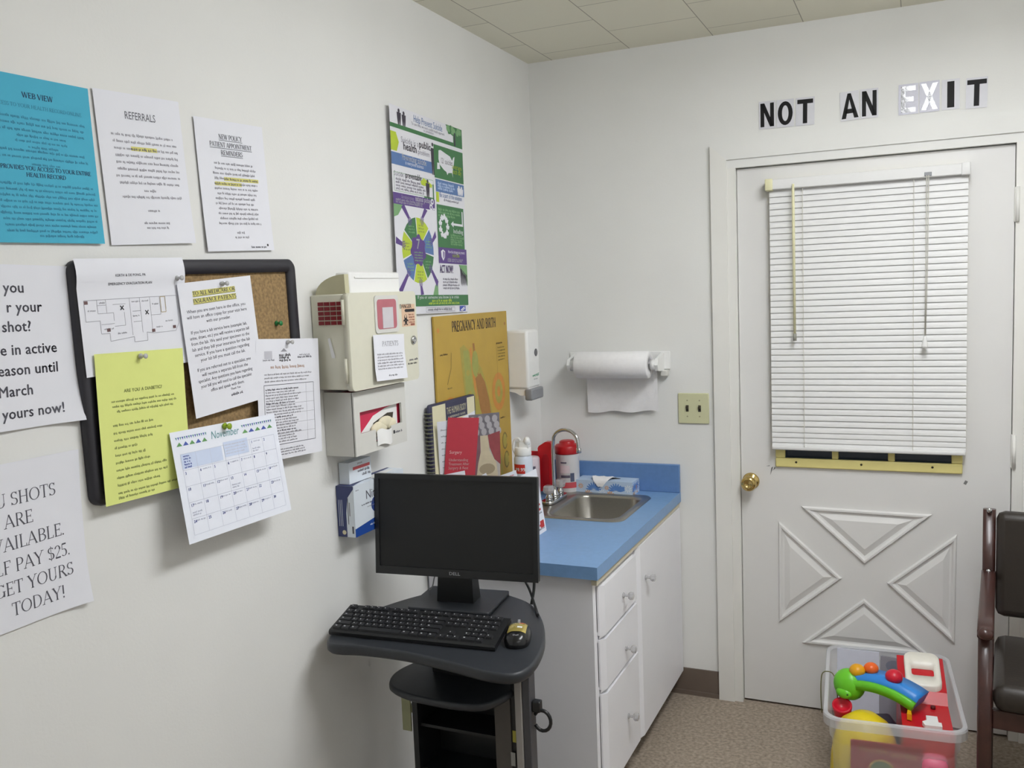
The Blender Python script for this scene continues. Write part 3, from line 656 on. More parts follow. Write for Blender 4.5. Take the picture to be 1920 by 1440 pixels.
person(.455, .318, .408, SIL)
RC(.57, .302, 1, .366, PBL); s.para(px(.60), px(.86), py(.325), 3, py(.014), .011, mat('poster_pale_blue', (178, 196, 226), .5), .1); person(.92, .315, .362, PW_); person(.96, .318, .362, PW_)
RC(.57, .368, .61, .420, LIM); s.text('Be a part of the solution', px(.79), py(.391), .022, PBL, fit=px(.34)); s.words(px(.68), px(.9), py(.408), .009, PGY)
RC(0, .413, .545, .468, PUR); s.text('Our national strategy', px(.1), py(.436), .015, PGY, 'l', fit=px(.16)); s.text('national package', px(.28), py(.436), .022, PW_, 'l', 'bold', fit=px(.22)); s.para(px(.03), px(.45), py(.449), 2, py(.012), .009, PGY, .3)
for a, b, r in ((.51, .425, .02), (.49, .455, .022), (.53, .47, .018)): s.disc(px(a), py(b), PW*r, PW_, n=10); s.disc(px(a), py(b), PW*r*.45, PUR, n=8)
RC(0, .468, .545, .905, PW_)
s.poly([(0, py(.468)), (px(.12), py(.468)), (px(.05), py(.52)), (0, py(.53))], LGN); s.poly([(px(.545), py(.82)), (px(.545), py(.905)), (px(.47), py(.905)), (px(.50), py(.86))], LGN)
cx, cy, ro, ri = px(.290), py(.682), .098, .040
cols = [LIM, PBL, GRN, LIM, PBL, LIM, GRN]
for k in range(7):
    a0, a1 = 90-360/7*(k+1)+1.5+5, 90-360/7*k-1.5+5
    pts = [(cx+rr*math.cos(R(a)), cy-rr*math.sin(R(a))) for rr, a in [(ro, a0+(a1-a0)*j/4) for j in range(5)]+[(ri, a1+(a0-a1)*j/3) for j in range(4)]]
    s.poly(pts, cols[k]); am = R((a0+a1)/2)
    for j in range(3): s.words(cx+.072*math.cos(am)-.018, cx+.072*math.cos(am)+.018, cy-.072*math.sin(am)-.006+j*.009, .007, LGN if cols[k] is not LIM else INKO)
    # an arm reaching in from the edge
    ca, sa = math.cos(am), math.sin(am); q = Vector((ca, -sa*1.1)); nrm = Vector((sa, ca))
    b0, b1 = Vector((cx, cy))+q*.097, Vector((cx, cy))+q*.165
    if k in (0, 1, 2, 3, 4, 5, 6):
        b1.x = min(max(b1.x, .004), px(.54)); b1.y = min(max(b1.y, py(.47)), py(.904))
        s.poly([tuple(b0+nrm*.006), tuple(b1+nrm*.010), tuple(b1-nrm*.010), tuple(b0-nrm*.006)], PUR)
        for j in range(-2, 3): t0 = b0+nrm*j*.0036; s.line(t0.x, t0.y, t0.x-q.x*(.022-abs(j)*.003)+nrm.x*j*.002, t0.y-q.y*(.022-abs(j)*.003)+nrm.y*j*.002, .0026, PUR)
gear = []
for k in range(28):
    a = 2*PI*k/28; rr = .049 if (k//2) % 2 else .041; gear.append((cx+rr*math.cos(a), cy-rr*math.sin(a)))
s.poly(gear, PUR); s.text('7', cx, cy-.005, .042, PW_, style='bold')
for j in range(4): s.words(cx-.025, cx+.025, cy+.008+j*.008, .0065, LGN)
RC(.57, .432, .975, .655, GRN); s.para(px(.59), px(.93), py(.460), 3, py(.016), .010, LGN, .2)
for k in range(9): a = 2*PI*k/9; person(.665+.055*math.cos(a), .545+.05*math.sin(a)-.012, .545+.05*math.sin(a)+.012, PW_)
s.text('Including', px(.88), py(.572), .020, PW_); s.para(px(.76), px(.965), py(.588), 5, py(.012), .009, LGN, .2)
s.poly([(px(.77), py(.525)), (px(.81), py(.508)), (px(.81), py(.519)), (px(.945), py(.519)), (px(.945), py(.45)), (px(.96), py(.45)), (px(.96), py(.531)), (px(.81), py(.531)), (px(.81), py(.542))], PW_)
RC(.57, .655, 1, .738, PUR, 4); s.poly([(px(.605), py(.675)), (px(.635), py(.665)), (px(.665), py(.675)), (px(.66), py(.705)), (px(.635), py(.725)), (px(.61), py(.705))], PW_); s.poly([(px(.637), py(.672)), (px(.655), py(.68)), (px(.65), py(.705)), (px(.637), py(.715))], PUR)
s.text('How the strategy can prevent', px(.84), py(.682), .014, PW_, fit=px(.26)); s.text('suicide', px(.83), py(.702), .018, LIM, style='bold'); s.words(px(.7), px(.95), py(.718), .008, PGY); s.words(px(.7), px(.92), py(.728), .008, PGY)
s.text('ACT NOW!', px(.68), py(.789), .036, PUR, style='bold', fit=px(.2)); s.para(px(.62), px(.88), py(.825), 4, py(.016), .009, PGY, .2)
s.poly([(px(.87), py(.742)), (px(1), py(.742)), (px(1), py(.86)), (px(.97), py(.80)), (px(.93), py(.79))], LGN)
for k in range(8): a = .89+k*.013; s.poly([(px(a), py(.76+.005*k)), (px(a+.01), py(.76+.005*k)), (px(a+.014), py(.86)), (px(a+.008), py(.84))], SIL)
RC(.2, .905, 1, .962, GRN, 6); RC(0, .905, .2, .962, GRN, 2); s.text('If you or someone you know is in crisis', px(.55), py(.924), .014, PW_, fit=px(.6)); s.words(px(.45), px(.75), py(.940), .011, LIM); s.words(px(.4), px(.85), py(.953), .009, LIM)
s.frame(px(.36), py(.970), px(.78), py(.992), .001, PGY); s.words(px(.39), px(.74), py(.985), .010, PGY); s.rect(px(.86), py(.966), px(.95), py(.994), mat('poster_logo_blue', (64, 84, 176), .5)); s.line(px(.875), py(.99), px(.935), py(.972), .004, PW_); s.line(px(.89), py(.993), px(.94), py(.98), .003, PW_)
tag(on_left(s.build('poster'), -.846, 1.818, .003, -.8), 'white green and purple suicide prevention poster above the mustard chart', 'poster')

# ================================================================ wall boxes on the left wall
def at_left(name, label, cat, y, z, group=None): return thing(name, label, cat, (0, y, z), 0, group)
sb = at_left('sharps_cabinet', 'cream wall cabinet for used needles with a red grille and window', 'sharps cabinet', -1.315, 1.345)
y0, y1, zt = -.168, .160, .243
MB().box(.001, y0+.004, .004, .098, y1-.004, zt-.002, .004).build('cabinet_body', BEIGE, sb)
dr = MB(); dr.prism(rrect(y0, 0, y1, zt, .014, 4), .098, .115, 'x'); dr = dr.build('cabinet_door', BEIGE, sb)
MB().prism(rrect(-.053, .137, .062, .234, .010, 4), .115, .118, 'x').build('window_bezel', GREYP, dr)
MB().prism(rrect(-.044, .147, .050, .224, .010, 4), .118, .1185, 'x').build('window_pane', mat('pink_window', (186, 108, 118), .25, noise=.06, nscale=30), dr)
MB().box(.1185, -.020, .149, .1192, .032, .203).build('inner_card', mat('pale_card', (206, 202, 206), .5, noise=.03), dr)
st = Sheet(.070, .060, [mat('peach_sticker', (224, 190, 160), .5, noise=.02)])
st.rect(0, 0, .070, .0, INKB); st.rect(.022, .013, .068, .021, INKB); st.poly([(.015, .017), (.022, .012), (.022, .022)], INKB)
for k in range(3):
    a = R(90+120*k); cx_, cy_ = .020+.008*math.cos(a), .044-.009*math.sin(a)
    st.disc(cx_, cy_, .0075, INKB, .0085, 10); st.disc(cx_+.003*math.cos(a), cy_-.003*math.sin(a), .0045, mat('peach_sticker', (224, 190, 160)), .005, 8)
for k in range(4): st.words(.036, .066, .030+k*.007, .006, mat('red_brown_ink', (150, 84, 70), .6, noise=.03))
st.rect(.045, .053, .066, .058, mat('red_brown_ink', (150, 84, 70)))
st.text('DANGER', .022, .0105, .011, INKB, style='roman', T=.2, th=.09)
on_left(st.build('danger_sticker'), 0, 0); so = bpy.data.objects['danger_sticker']; so.parent = dr; so.matrix_parent_inverse = Matrix.Identity(4)
so.matrix_world = Matrix.Identity(4); so.matrix_local = Matrix.Translation((.1153, .116, .178)) @ Matrix(((0,0,1,0),(1,0,0,0),(0,1,0,0),(0,0,0,1)))
lk = Sheet(.06, .022, [BEIGE]); lk.words(.012, .056, .009, .008, INKD); lk.words(.004, .058, .019, .008, INKB)
lo = lk.build('printed_mark', dr); lo.matrix_local = Matrix.Translation((.1153, .128, .052)) @ Matrix(((0,0,1,0),(1,0,0,0),(0,1,0,0),(0,0,0,1)))
MB().lathe([(.011, .115), (.012, .119), (.009, .122), (.004, .122), (.003, .120), (0, .120)], (0, .134, .110), 'x', 20).build('door_lock', CHROME, dr)
for hz in (.165, .020):
    hg = MB().cyl((.100, y0-.002, hz), .004, .062, 'z', 10)
    hg.build('hinge', BEIGE, sb)
gr = MB(); rr = mat('dark_red_mesh', (130, 22, 34), .45, noise=.05)
for i in range(4):
    for j in range(5): gr.box(.024+i*.0185, y0+.0015, .166+j*.0118, .024+i*.0185+.0150, y0+.0045, .166+j*.0118+.0092)
gr.build('red_grille', rr, sb)
wl = MB(); wl.poly([(.047, y0+.003, .132), (.055, y0+.002, .134), (.067, y0+.002, .088), (.066, y0+.002, .083), (.056, y0+.003, .084)]).build('white_strip', WHITEP, sb)
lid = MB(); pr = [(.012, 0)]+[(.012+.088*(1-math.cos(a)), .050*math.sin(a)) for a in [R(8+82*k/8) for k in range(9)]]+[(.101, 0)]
lid.prism([(a, b+zt-.004) for a, b in pr], y0+.012, y0+.030, 'y').build('lid_cheek', mat('shaded_lid_white', (196, 192, 160), .5, noise=.02), sb)  # side of the white lid, its shadow tone put into the colour
MB().box(.06, y0+.030, zt-.006, .102, y0+.270, zt+.052, .006).box(.1025, y0+.052, zt+.036, .1045, y0+.262, zt+.040).build('container_lid', WHITEP, sb)
pn = Sheet(.152, .118, [PAPER], lambda u, v: .004+.012*max(0, (v+u*.4-.75))**1.0*(1 if v+u*.4 > .75 else 0)+.004*(1-u)*v, 6, 6)
pn.text('PATIENTS', .080, .030, .013, INKG, style='roman', T=.16, th=.08)
for k in range(6): pn.words(.014, .138, .052+k*.0075, .0055, INKG)
pn.words(.06, .1, .108, .006, INKD)
tag(on_left(pn.build('paper_note'), -1.314, 1.418, .1165, -2), 'small curling white note taped to the front of the needle cabinet', 'paper notice')

gd = at_left('glove_dispenser', 'grey wall dispenser with an oblong slot showing a red and white glove box', 'glove dispenser', -1.325, 1.176)
y0, y1, zt = -.125, .125, .163
body = MB()
body.box(.001, y0, 0, .088, y0+.004, zt).box(.001, y1-.004, 0, .088, y1, zt).box(.001, y0+.004, 0, .088, y1-.004, .004)
# front with a slot and a notch cut below it
fx0, fx1 = .086, .092
def fbox(a, b, c, d_): body.box(fx0, a, c, fx1, b, d_)
fbox(y0, -.100, 0, zt); fbox(.103, y1, 0, zt); fbox(-.100, .103, .110, zt); fbox(-.100, -.030, 0, .055); fbox(.045, .103, 0, .055); fbox(-.030, .045, 0, .022)
body.build('dispenser_shell', GREYP, gd)
tag(MB().box(.0865, .0, .0, .0866, .001, .001).build('tmp', GREYP)); bpy.data.objects.remove(bpy.data.objects['tmp'])
pm = Sheet(.05, .012, [GREYP]); pm.rect(0, .002, .008, .011, INKB); pm.words(.010, .045, .010, .008, INKD)
po = pm.build('printed_mark', gd); po.matrix_local = Matrix.Translation((.0922, .080, .036)) @ Matrix(((0,0,1,0),(1,0,0,0),(0,1,0,0),(0,0,0,1)))
gb = thing('glove_box', 'red and white box of cream gloves inside the grey dispenser', 'glove box', (0, -1.325, 1.181))
PINK = mat('crimson_card', (206, 36, 78), .5, noise=.02)
MB().box(.004, y0+.006, 0, .078, y1-.006, .15).build('carton', PINK, gb)
gs = MB(); gs.mi = 0
sw = [(.0785, -.099, .036), (.0785, -.06, .060), (.0785, -.02, .085), (.0785, .04, .098), (.0785, .1, .104), (.0785, .1, .020), (.0785, -.099, .020)]
gs.poly(sw[::-1]); gs.build('white_swoosh', WHITEP, gb)
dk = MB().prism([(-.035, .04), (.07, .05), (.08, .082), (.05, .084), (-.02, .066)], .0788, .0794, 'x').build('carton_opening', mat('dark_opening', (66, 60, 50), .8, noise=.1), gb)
gl = MB()
GLV = mat('cream_glove', (226, 218, 190), .6, noise=.05, nscale=40, bump=.4, bscale=60)
for cy_, cz_, sy_, sz_ in ((.0, .050, .040, .018), (.03, .062, .035, .016), (.055, .055, .028, .015), (.01, .035, .03, .012)): gl.ball((.084, cy_, cz_), 1, .008, sy_, sz_, 14, 8)
gl.build('glove', GLV, gb)
fl = MB(); n = 6
rows = [[fl._v((.094+.010*(1-abs(2*j/n-1))*k/3, -.028+.072*j/n, .046-.040*k/3+.004*math.sin(j))) for j in range(n+1)] for k in range(4)]
for a, b in zip(rows, rows[1:]):
    for j in range(n): fl.face((a[j], a[j+1], b[j+1], b[j]), True)
fl.build('carton_flap', WHITEP, gb)

bx = at_left('glove_box', 'blue and white glove box fixed to the wall left of the monitor', 'glove box', -1.295, .957)
NAVY = mat('navy_card', (52, 74, 140), .5, noise=.03); DNAVY = mat('dark_navy_card', (56, 64, 110), .5, noise=.03); BRB = mat('royal_blue_card', (34, 76, 158), .5, noise=.03); PBW = mat('pale_carton', (222, 230, 238), .5, noise=.01)
MB().box(.002, -.125, 0, .055, .125, .134).build('carton', PBW, bx)
s = Sheet(.25, .134, [PBW]); s.poly([(0, .112), (.25, .085), (.25, .134), (0, .134)], BRB); s.words(.07, .10, .118, .006, PBW); s.disc(.105, .066, .026, NAVY, .022); s.words(.010, .024, .014, .004, INKD)
s.text('Nitrile', .055, .045, .034, INKD, 'l', fit=.09); s.words(.034, .1, .058, .006, INKD); s.words(.06, .11, .067, .004, INKG)
o = s.build('front_print', bx); o.matrix_local = Matrix.Translation((.0553, 0, .067)) @ Matrix(((0,0,1,0),(1,0,0,0),(0,1,0,0),(0,0,0,1)))
s = Sheet(.053, .134, [PBW]); s.poly([(0, 0), (.053, 0), (.053, .006), (.034, .03), (.028, .07), (.028, .134), (0, .134)], DNAVY)
for k in range(3): s.line(.006+k*.005, .036, .006+k*.005, .106, .0012, PBW)
s.disc(.019, .122, .006, mat('cream_dot', (214, 206, 170), .5)); s.line(.034, .03, .034, .1, .002, INKD); s.line(.039, .042, .039, .078, .003, INKG); s.rect(.044, .105, .049, .124, INKD)
o = s.build('side_print', bx); o.matrix_local = Matrix.Translation((.0285, -.1253, .067)) @ Matrix.Rotation(R(90), 4, 'X')
s = Sheet(.25, .053, [PBW]); s.poly([(0, 0), (.25, 0), (.25, .008), (.12, .022), (0, .05)], DNAVY); s.poly([(.09, .02), (.2, .012), (.24, .03), (.12, .05)], WHITEP); s.words(.03, .12, .034, .006, INKD)
o = s.build('top_print', bx); o.matrix_local = Matrix.Translation((.0285, 0, .1343)) @ Matrix(((0,-1,0,0),(1,0,0,0),(0,0,1,0),(0,0,0,1)))
sx = at_left('carton', 'small white carton with a red stripe standing on the blue glove box', 'carton', -1.352, 1.0926)
MB().box(.003, -.052, 0, .034, .052, .056).build('box', PBW, sx)
s = Sheet(.104, .056, [PBW]); s.rect(.018, .014, .098, .022, mat('stripe_red', (196, 84, 88), .5, noise=.02)); s.words(.04, .06, .009, .006, INKG); s.words(.04, .095, .031, .009, INKD); s.words(.06, .1, .043, .010, INKD)
o = s.build('front_print', sx); o.matrix_local = Matrix.Translation((.0343, 0, .028)) @ Matrix(((0,0,1,0),(1,0,0,0),(0,1,0,0),(0,0,0,1)))

# ---- pregnancy chart, a moulded board standing on the counter
MUS = mat('mustard_board', (190, 157, 66), .45, noise=.06, nscale=10)
c1_ = mat('chart_olive', (172, 158, 74), .5, noise=.06); c2_ = mat('chart_orange', (204, 140, 66), .5, noise=.06); c3_ = mat('chart_brown', (164, 116, 62), .5, noise=.06); c4_ = mat('chart_green', (160, 162, 84), .5, noise=.06); c5_ = mat('chart_ink', (70, 56, 40), .5, noise=.04); c6_ = mat('chart_dark_line', (128, 112, 58), .5, noise=.04)
BW, BH = .548, .713
pc = thing('anatomy_chart', 'mustard yellow pregnancy and birth chart board standing behind the counter', 'wall chart', (.004, -.5945, HC+.0005))
MB().box(0, -BW/2, 0, .006, BW/2, BH).build('board', MUS, pc)
s = Sheet(BW, BH, [MUS])
s.text('PREGNANCY AND BIRTH', BW*.52, .054, .034, c5_, style='roman', fit=.335, T=.24, th=.11)
s.disc(.024, .045, .008, c2_); s.disc(BW-.02, .045, .006, c3_)
torso = [(.17, .11), (.20, .10), (.26, .14), (.33, .19), (.37, .26), (.395, .33), (.43, .43), (.47, .53), (.475, .64), (.43, .71), (.22, .71), (.21, .52), (.20, .38), (.19, .25)]
s.poly([(a*.98, b) for a, b in torso], c1_)
s.poly([(.19, .12), (.225, .12), (.26, .3), (.28, .5), (.29, .71), (.24, .71), (.22, .5), (.20, .3)], c4_)
for k in range(14): s.disc(.215+.004*k, .16+k*.036, .014, c1_ if k % 2 else c4_, .011, 8)
s.poly([(.235, .12), (.25, .11), (.27, .2), (.28, .3), (.26, .25)], c2_); s.poly([(.26, .10), (.275, .10), (.285, .17), (.30, .22), (.28, .2)], c3_)
s.disc(.275, .17, .025, c4_, .045); s.poly([(.27, .22), (.31, .205), (.345, .24), (.375, .31), (.385, .36), (.33, .38), (.30, .33)], c3_)
s.disc(.345, .42, .055, c2_, .045); s.disc(.36, .57, .085, c2_, .13); s.disc(.365, .575, .072, c1_, .115)
s.disc(.375, .52, .028, c2_, .034); s.poly([(.33, .55), (.38, .54), (.41, .58), (.40, .65), (.35, .67), (.33, .62)], c2_)
for k in range(9): a = R(40*k); s.line(.37+.02*math.cos(a), .58+.03*math.sin(a), .37+.06*math.cos(a), .58+.09*math.sin(a), .003, c6_)
for cx_, cy_, r_ in ((.085, .33, .055), (.455, .285, .055)):
    s.disc(cx_, cy_, r_, c2_, r_*1.25); s.disc(cx_, cy_, r_*.6, c1_, r_*.8); s.disc(cx_, cy_, r_*.25, c2_, r_*.35)
s.line(.105, .12, .10, .17, .003, c6_); s.line(.10, .17, .07, .22, .003, c6_); s.words(.03, .085, .125, .008, c5_); s.words(.07, .1, .235, .007, c6_); s.words(.05, .12, .44, .008, c5_); s.words(.06, .1, .453, .008, c5_); s.words(.45, .5, .115, .008, c5_)
for k in range(5): s.words(.46, .52, .13+k*.011, .007, c6_)
s.line(.45, .11, .45, .25, .0012, c6_); s.words(.46, .50, .385, .008, c5_)
s.disc(.1, .52, .05, c2_, .05); s.disc(.1, .52, .032, MUS, .03); s.line(.14, .52, .17, .47, .004, c6_); s.line(.17, .47, .19, .53, .004, c6_)
for k, (a, b) in enumerate(((.49, .47), (.5, .54), (.43, .62), (.5, .63), (.41, .68), (.49, .68))): s.disc(a, b, .022, c6_, .032, 12, 20, 330); s.disc(a, b, .017, c1_, .026, 12)
o = s.build('printed_chart', pc); o.matrix_local = Matrix.Translation((.0062, 0, BH/2)) @ Matrix(((0,0,1,0),(1,0,0,0),(0,1,0,0),(0,0,0,1)))

# ---- soap dispenser
sd = at_left('soap_dispenser', 'white soap dispenser with a grey push bar in the corner above the counter', 'soap dispenser', -.262, 1.19)
MB().prism([(.001, .02), (.03, .02), (.055, .0), (.088, .0), (.088, .243), (.072, .246), (.001, .246)], -.056, .056, 'y')
sb_ = MB(); sb_.box(.001, -.056, .030, .088, .056, .246, .010); sb_.prism([(.001, .030), (.001, .022), (.03, .016), (.05, .006), (.085, .006), (.085, .035), (.001, .035)][::-1], -.05, .05, 'y'); sb_.build('dispenser_body', WHITEP, sd)
MB().box(.070, -.057, -.012, .100, .057, .030, .006).build('push_bar', GREYD, sd)
MB().lathe([(.014, .0885), (.014, .0895), (.011, .090), (0, .090)], (0, .02, .160), 'x', 20).build('sight_window', mat('dark_window', (92, 92, 96), .2, noise=.04), sd)
s = Sheet(.07, .03, [WHITEP]); s.words(.004, .066, .012, .010, mat('soap_green', (60, 150, 110), .5, noise=.04)); s.line(.004, .010, .066, .003, .0018, mat('soap_green', (60, 150, 110))); s.words(.015, .05, .024, .006, INKG)
o = s.build('brand_mark', sd); o.matrix_local = Matrix.Translation((.0886, .012, .070)) @ Matrix(((0,0,1,0),(1,0,0,0),(0,1,0,0),(0,0,0,1)))

# ---- paper towel holder, roll and switch on the back wall
th_ = thing('towel_holder', 'white paper towel holder on the wall beside the light switch', 'towel holder', (.335, 0, 1.288))
MB().box(-.20, -.006, -.024, .2, -.0005, .044, .003).build('back_plate', WHITEP, th_)
for sx in (-1, 1):
    a = MB(); xx = sx*.166
    a.prism([(-.006, .040), (-.095, .022), (-.106, .0), (-.095, -.022), (-.006, -.03)], min(xx, xx+sx*.012), max(xx, xx+sx*.012), 'x')
    a.cyl((xx if sx > 0 else xx, -.085, 0), .019, -sx*.018, 'x', 16).build('bracket_arm', WHITEP, th_)
MB().box(.168, -.032, -.048, .195, -.006, -.025, .003).build('bracket_clip', GREYP, th_)
tr_ = thing('paper_towel_roll', 'white roll of paper towels with a loose sheet hanging behind it', 'paper towels', (.335, -.085, 1.288))
TOW = mat('towel_paper', (238, 237, 238), .9, noise=.02, nscale=60, bump=.3, bscale=300)
MB().lathe([(.0205, -.142), (.048, -.142), (.051, -.138), (.051, .138), (.048, .142), (.0205, .142), (.0205, -.142)], axis='x', seg=36).build('roll', TOW, tr_)
hs = MB(); nx_, nz_ = 14, 10; rows = []
for j in range(nz_+1):
    z = .0-.190*j/nz_
    rows.append([hs._v((-.125+.28*i/nx_, .053+.012*j/nz_-.004*math.sin(i*.7+j*.25)*j/nz_-(.006 if i > nx_-3 else 0)*j/nz_, z-.004*math.sin(i*.9)*(j/nz_)+(.008*i/nx_)*(j/nz_))) for i in range(nx_+1)])
for a, b in zip(rows, rows[1:]):
    for i in range(nx_): hs.face((a[i], b[i], b[i+1], a[i+1]), True)
hs.build('hanging_sheet', TOW, tr_)
sp = thing('light_switch', 'ivory double switch plate with two dark toggles', 'light switch', (.6195, 0, 1.1165))
IVP = mat('ivory_plate', (206, 206, 168), .4, noise=.015)
MB().box(-.058, -.007, -.0575, .058, -.0003, .0575, .003).build('plate', IVP, sp)
for sx in (-.023, .023):
    MB().box(sx-.005, -.0078, -.012, sx+.005, -.0072, .012).build('toggle_slot', mat('switch_slot', (40, 38, 30), .6, noise=.05), sp)
    MB().prism([(-.007, -.004), (-.016, .002), (-.018, .008), (-.014, .010), (-.007, .006)], sx-.0038, sx+.0038, 'x').build('toggle', mat('brown_toggle', (66, 58, 44), .4, noise=.05), sp)
    for zz in (.030, -.030): MB().cyl((sx, -.0075, zz), .003, .001, 'y', 10).build('screw', mat('ivory_screw', (160, 158, 126), .4, noise=.03), sp)

# ================================================================ counter, cabinet, sink
CX1, CY0 = .5635, -.9944               # counter front edge, counter end
cab = thing('base_cabinet', 'white sink base cabinet with drawers under the blue counter', 'cabinet', (0, 0, 0))
FX = .540                              # face frame plane
MB().box(.003, -.972, .095, .500, -.954, .757).box(.003, -.021, .095, .500, -.003, .757).box(.003, -.954, .095, .015, -.021, .757).box(.015, -.954, .095, .500, -.021, .113).box(.500, -.972, .095, FX, -.945, .757).box(.500, -.598, .095, FX, -.568, .757).box(.500, -.03, .095, FX, -.003, .757).box(.500, -.945, .722, FX, -.03, .757).box(.500, -.945, .555, FX, -.598, .585).box(.500, -.945, .392, FX, -.598, .42).box(.500, -.945, .095, FX, -.03, .125).build('carcass', CABW, cab)
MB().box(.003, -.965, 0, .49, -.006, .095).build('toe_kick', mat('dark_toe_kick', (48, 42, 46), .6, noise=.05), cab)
def knob(mb, x, y, z):
    mb.lathe([(.009, 0), (.009, .003), (.0045, .006), (.0045, .015), (.0105, .019), (.0135, .025), (.0125, .031), (.007, .034), (0, .034)], (x, y, z), 'x', 8, False)
CRY = mat('clear_knob', (222, 222, 224), .08, noise=.02, coat=1, trans=.6)
def drawer(y0, y1, z0, z1, nm, kz, ky):
    # front with a bevelled finger lip on its near side
    mb = MB(); p = [(FX+.0005, y0), (FX+.006, y0), (FX+.020, y0+.016), (FX+.020, y1), (FX+.0005, y1)]
    mb.prism([(a, b) for a, b in p], z0, z1, 'z')
    mb.face([mb._v(q) for q in ((FX+.006, y0, z0-.0), (FX+.020, y0+.016, z0), (FX+.020, y1, z0), (FX+.004, y1, z0-.010), (FX+.004, y0, z0-.010))])
    d_ = mb.build(nm, CABW, cab); k = MB(); knob(k, FX+.0202, ky, kz); tag(k.build('knob', CRY, d_), 'clear faceted knob')
drawer(-.941, -.603, .575, .722, 'drawer', .636, -.750)
drawer(-.941, -.603, .412, .562, 'drawer', .462, -.737)
drawer(-.941, -.603, .100, .398, 'drawer', .241, -.732)
drawer(-.570, -.006, .092, .735, 'door', .615, -.498)
# worktop with a sink cut-out
ct = thing('countertop', 'blue laminate countertop with a back splash around the steel sink', 'countertop', (0, 0, 0))
SX0, SX1, SY0, SY1 = .205, .455, -.475, -.135    # bowl
t = MB(); zb_, zt_ = .758, HC
for q in ((.002, CY0, CX1, SY0-.004), (.002, SY1+.004, CX1, -.002), (.002, SY0-.004, SX0-.004, SY1+.004), (SX1+.004, SY0-.004, CX1, SY1+.004)): t.box(q[0], q[1], zb_, q[2], q[3], zt_)
t.build('worktop', BLUE, ct)
MB().box(FX+.0008, CY0+.012, .7385, .557, -.003, .7575).build('edge_strip', mat('cream_edge_board', (214, 206, 182), .6, noise=.04), ct)
MB().box(.002, -.021, HC+.0003, CX1, -.002, HC+.107, .002).build('backsplash', mat('blue_splash_laminate', (100, 136, 186), .4, noise=.04, nscale=60), ct)
sk = thing('sink', 'stainless steel bar sink set in the blue counter', 'sink', (0, 0, HC))
m = MB()
ro = rrect(.105, -.508, .485, -.100, .045, 6); ri = rrect(SX0, SY0, SX1, SY1, .055, 6)
prof = [(ro, .0006), ([((a-.295)*.985+.295, (b+.304)*.985-.304) for a, b in ro], .0045), ([((a-.33)*1.07+.33, (b+.305)*1.05-.305) for a, b in ri], .0040), (ri, .001), ([((a-.33)*.985+.33, (b+.305)*.985-.305) for a, b in ri], -.008), ([((a-.33)*.90+.33, (b+.305)*.92-.305) for a, b in ri], -.135), ([((a-.33)*.80+.33, (b+.305)*.84-.305) for a, b in ri], -.150), ([((a-.33)*.12+.33, (b+.305)*.09-.305) for a, b in ri], -.154)]
rg = [[m._v((a, b, z)) for a, b in pts] for pts, z in prof]; n = len(ro)
for a, b in zip(rg, rg[1:]):
    for k in range(n): m.face((a[k], a[(k+1) % n], b[(k+1) % n], b[k]), True)
m.face(rg[-1]); m.build('basin', STEEL, sk)
MB().lathe([(.030, -.1525), (.028, -.150), (.018, -.152), (0, -.153)], (.33, -.305, 0), seg=20).build('drain', CHROME, sk)
fa = thing('faucet', 'chrome gooseneck faucet with two clear knobs behind the sink', 'faucet', (.152, -.265, HC+.0048))
MB().prism(rrect(-.024, -.085, .024, .085, .022, 5), 0, .012).lathe([(.020, .012), (.017, .026), (.010, .034), (.0075, .05)], seg=18).build('faucet_base', CHROME, fa)
arc = [(0, 0, .03), (0, 0, .10), (0, 0, .19), (.004, -.002, .222)]+[(.056-.052*math.cos(R(a)), -.004-.02*a/180, .222+.046*math.sin(R(a))) for a in range(20, 181, 20)]+[(.110, -.026, .200)]
MB().tube(bez(arc, 4), .0065, 12).build('gooseneck', CHROME, fa)
MB().cyl((.111, -.026, .186), .0095, .018, 'z', 16, .002).build('spout_tip', CHROME, fa)
for sy in (-.055, .060):
    MB().lathe([(.013, .012), (.013, .024), (.009, .030), (.009, .036)], (0, sy, 0), seg=16).build('valve_stem', CHROME, fa)
    tag(MB().lathe([(.010, .036), (.019, .040), (.022, .050), (.020, .062), (.013, .067), (0, .067)], (0, sy, 0), seg=10, smooth=False).build('knob', CRY, fa), 'clear faceted knob')

# ---- things on the counter
tb = thing('tissue_box', 'flat tissue box with blue and orange flower print behind the sink', 'tissue box', (.292, -.066, HC), R(-1.5))
TBM = mat('pale_blue_carton', (190, 210, 234), .5, noise=.03); FLB = mat('flower_blue', (96, 140, 208), .5, noise=.04); FLO = mat('flower_orange', (226, 156, 62), .5, noise=.04); FLW = mat('flower_white', (232, 238, 246), .5, noise=.01)
bw_, bd_, bh_ = .230, .085, .051
MB().box(-bw_/2, -bd_/2+.0, 0, bw_/2, bd_/2, bh_).build('carton', TBM, tb)
def flowers(s, w_, h_):
    for fx, fy, fr_, m_ in ((.10, .45, .22, FLO), (.33, .75, .62, FLB), (.23, 1.0, .3, FLO), (.72, .75, .62, FLB), (.62, 1.0, .3, FLO), (.56, .5, .18, FLO), (.93, .5, .3, FLW), (.48, .9, .3, FLW)):
        for k in range(9):
            a = R(20+k*40 if fr_ < .4 else 10+k*20); r_ = fr_*h_
            q = [(fx*w_+r_*k0*math.cos(a+d0), fy*h_-r_*k0*math.sin(a+d0)) for k0, d0 in ((.15, 0), (.6, .20), (1, .06), (1, -.06), (.6, -.20))]
            s.poly([(min(max(x, .0003), w_-.0003), min(max(y, .0003), h_-.0003)) for x, y in q], m_)
s = Sheet(bw_, bh_, [TBM]); flowers(s, bw_, bh_); s.rect(.16, .018, .2, .034, FLB)
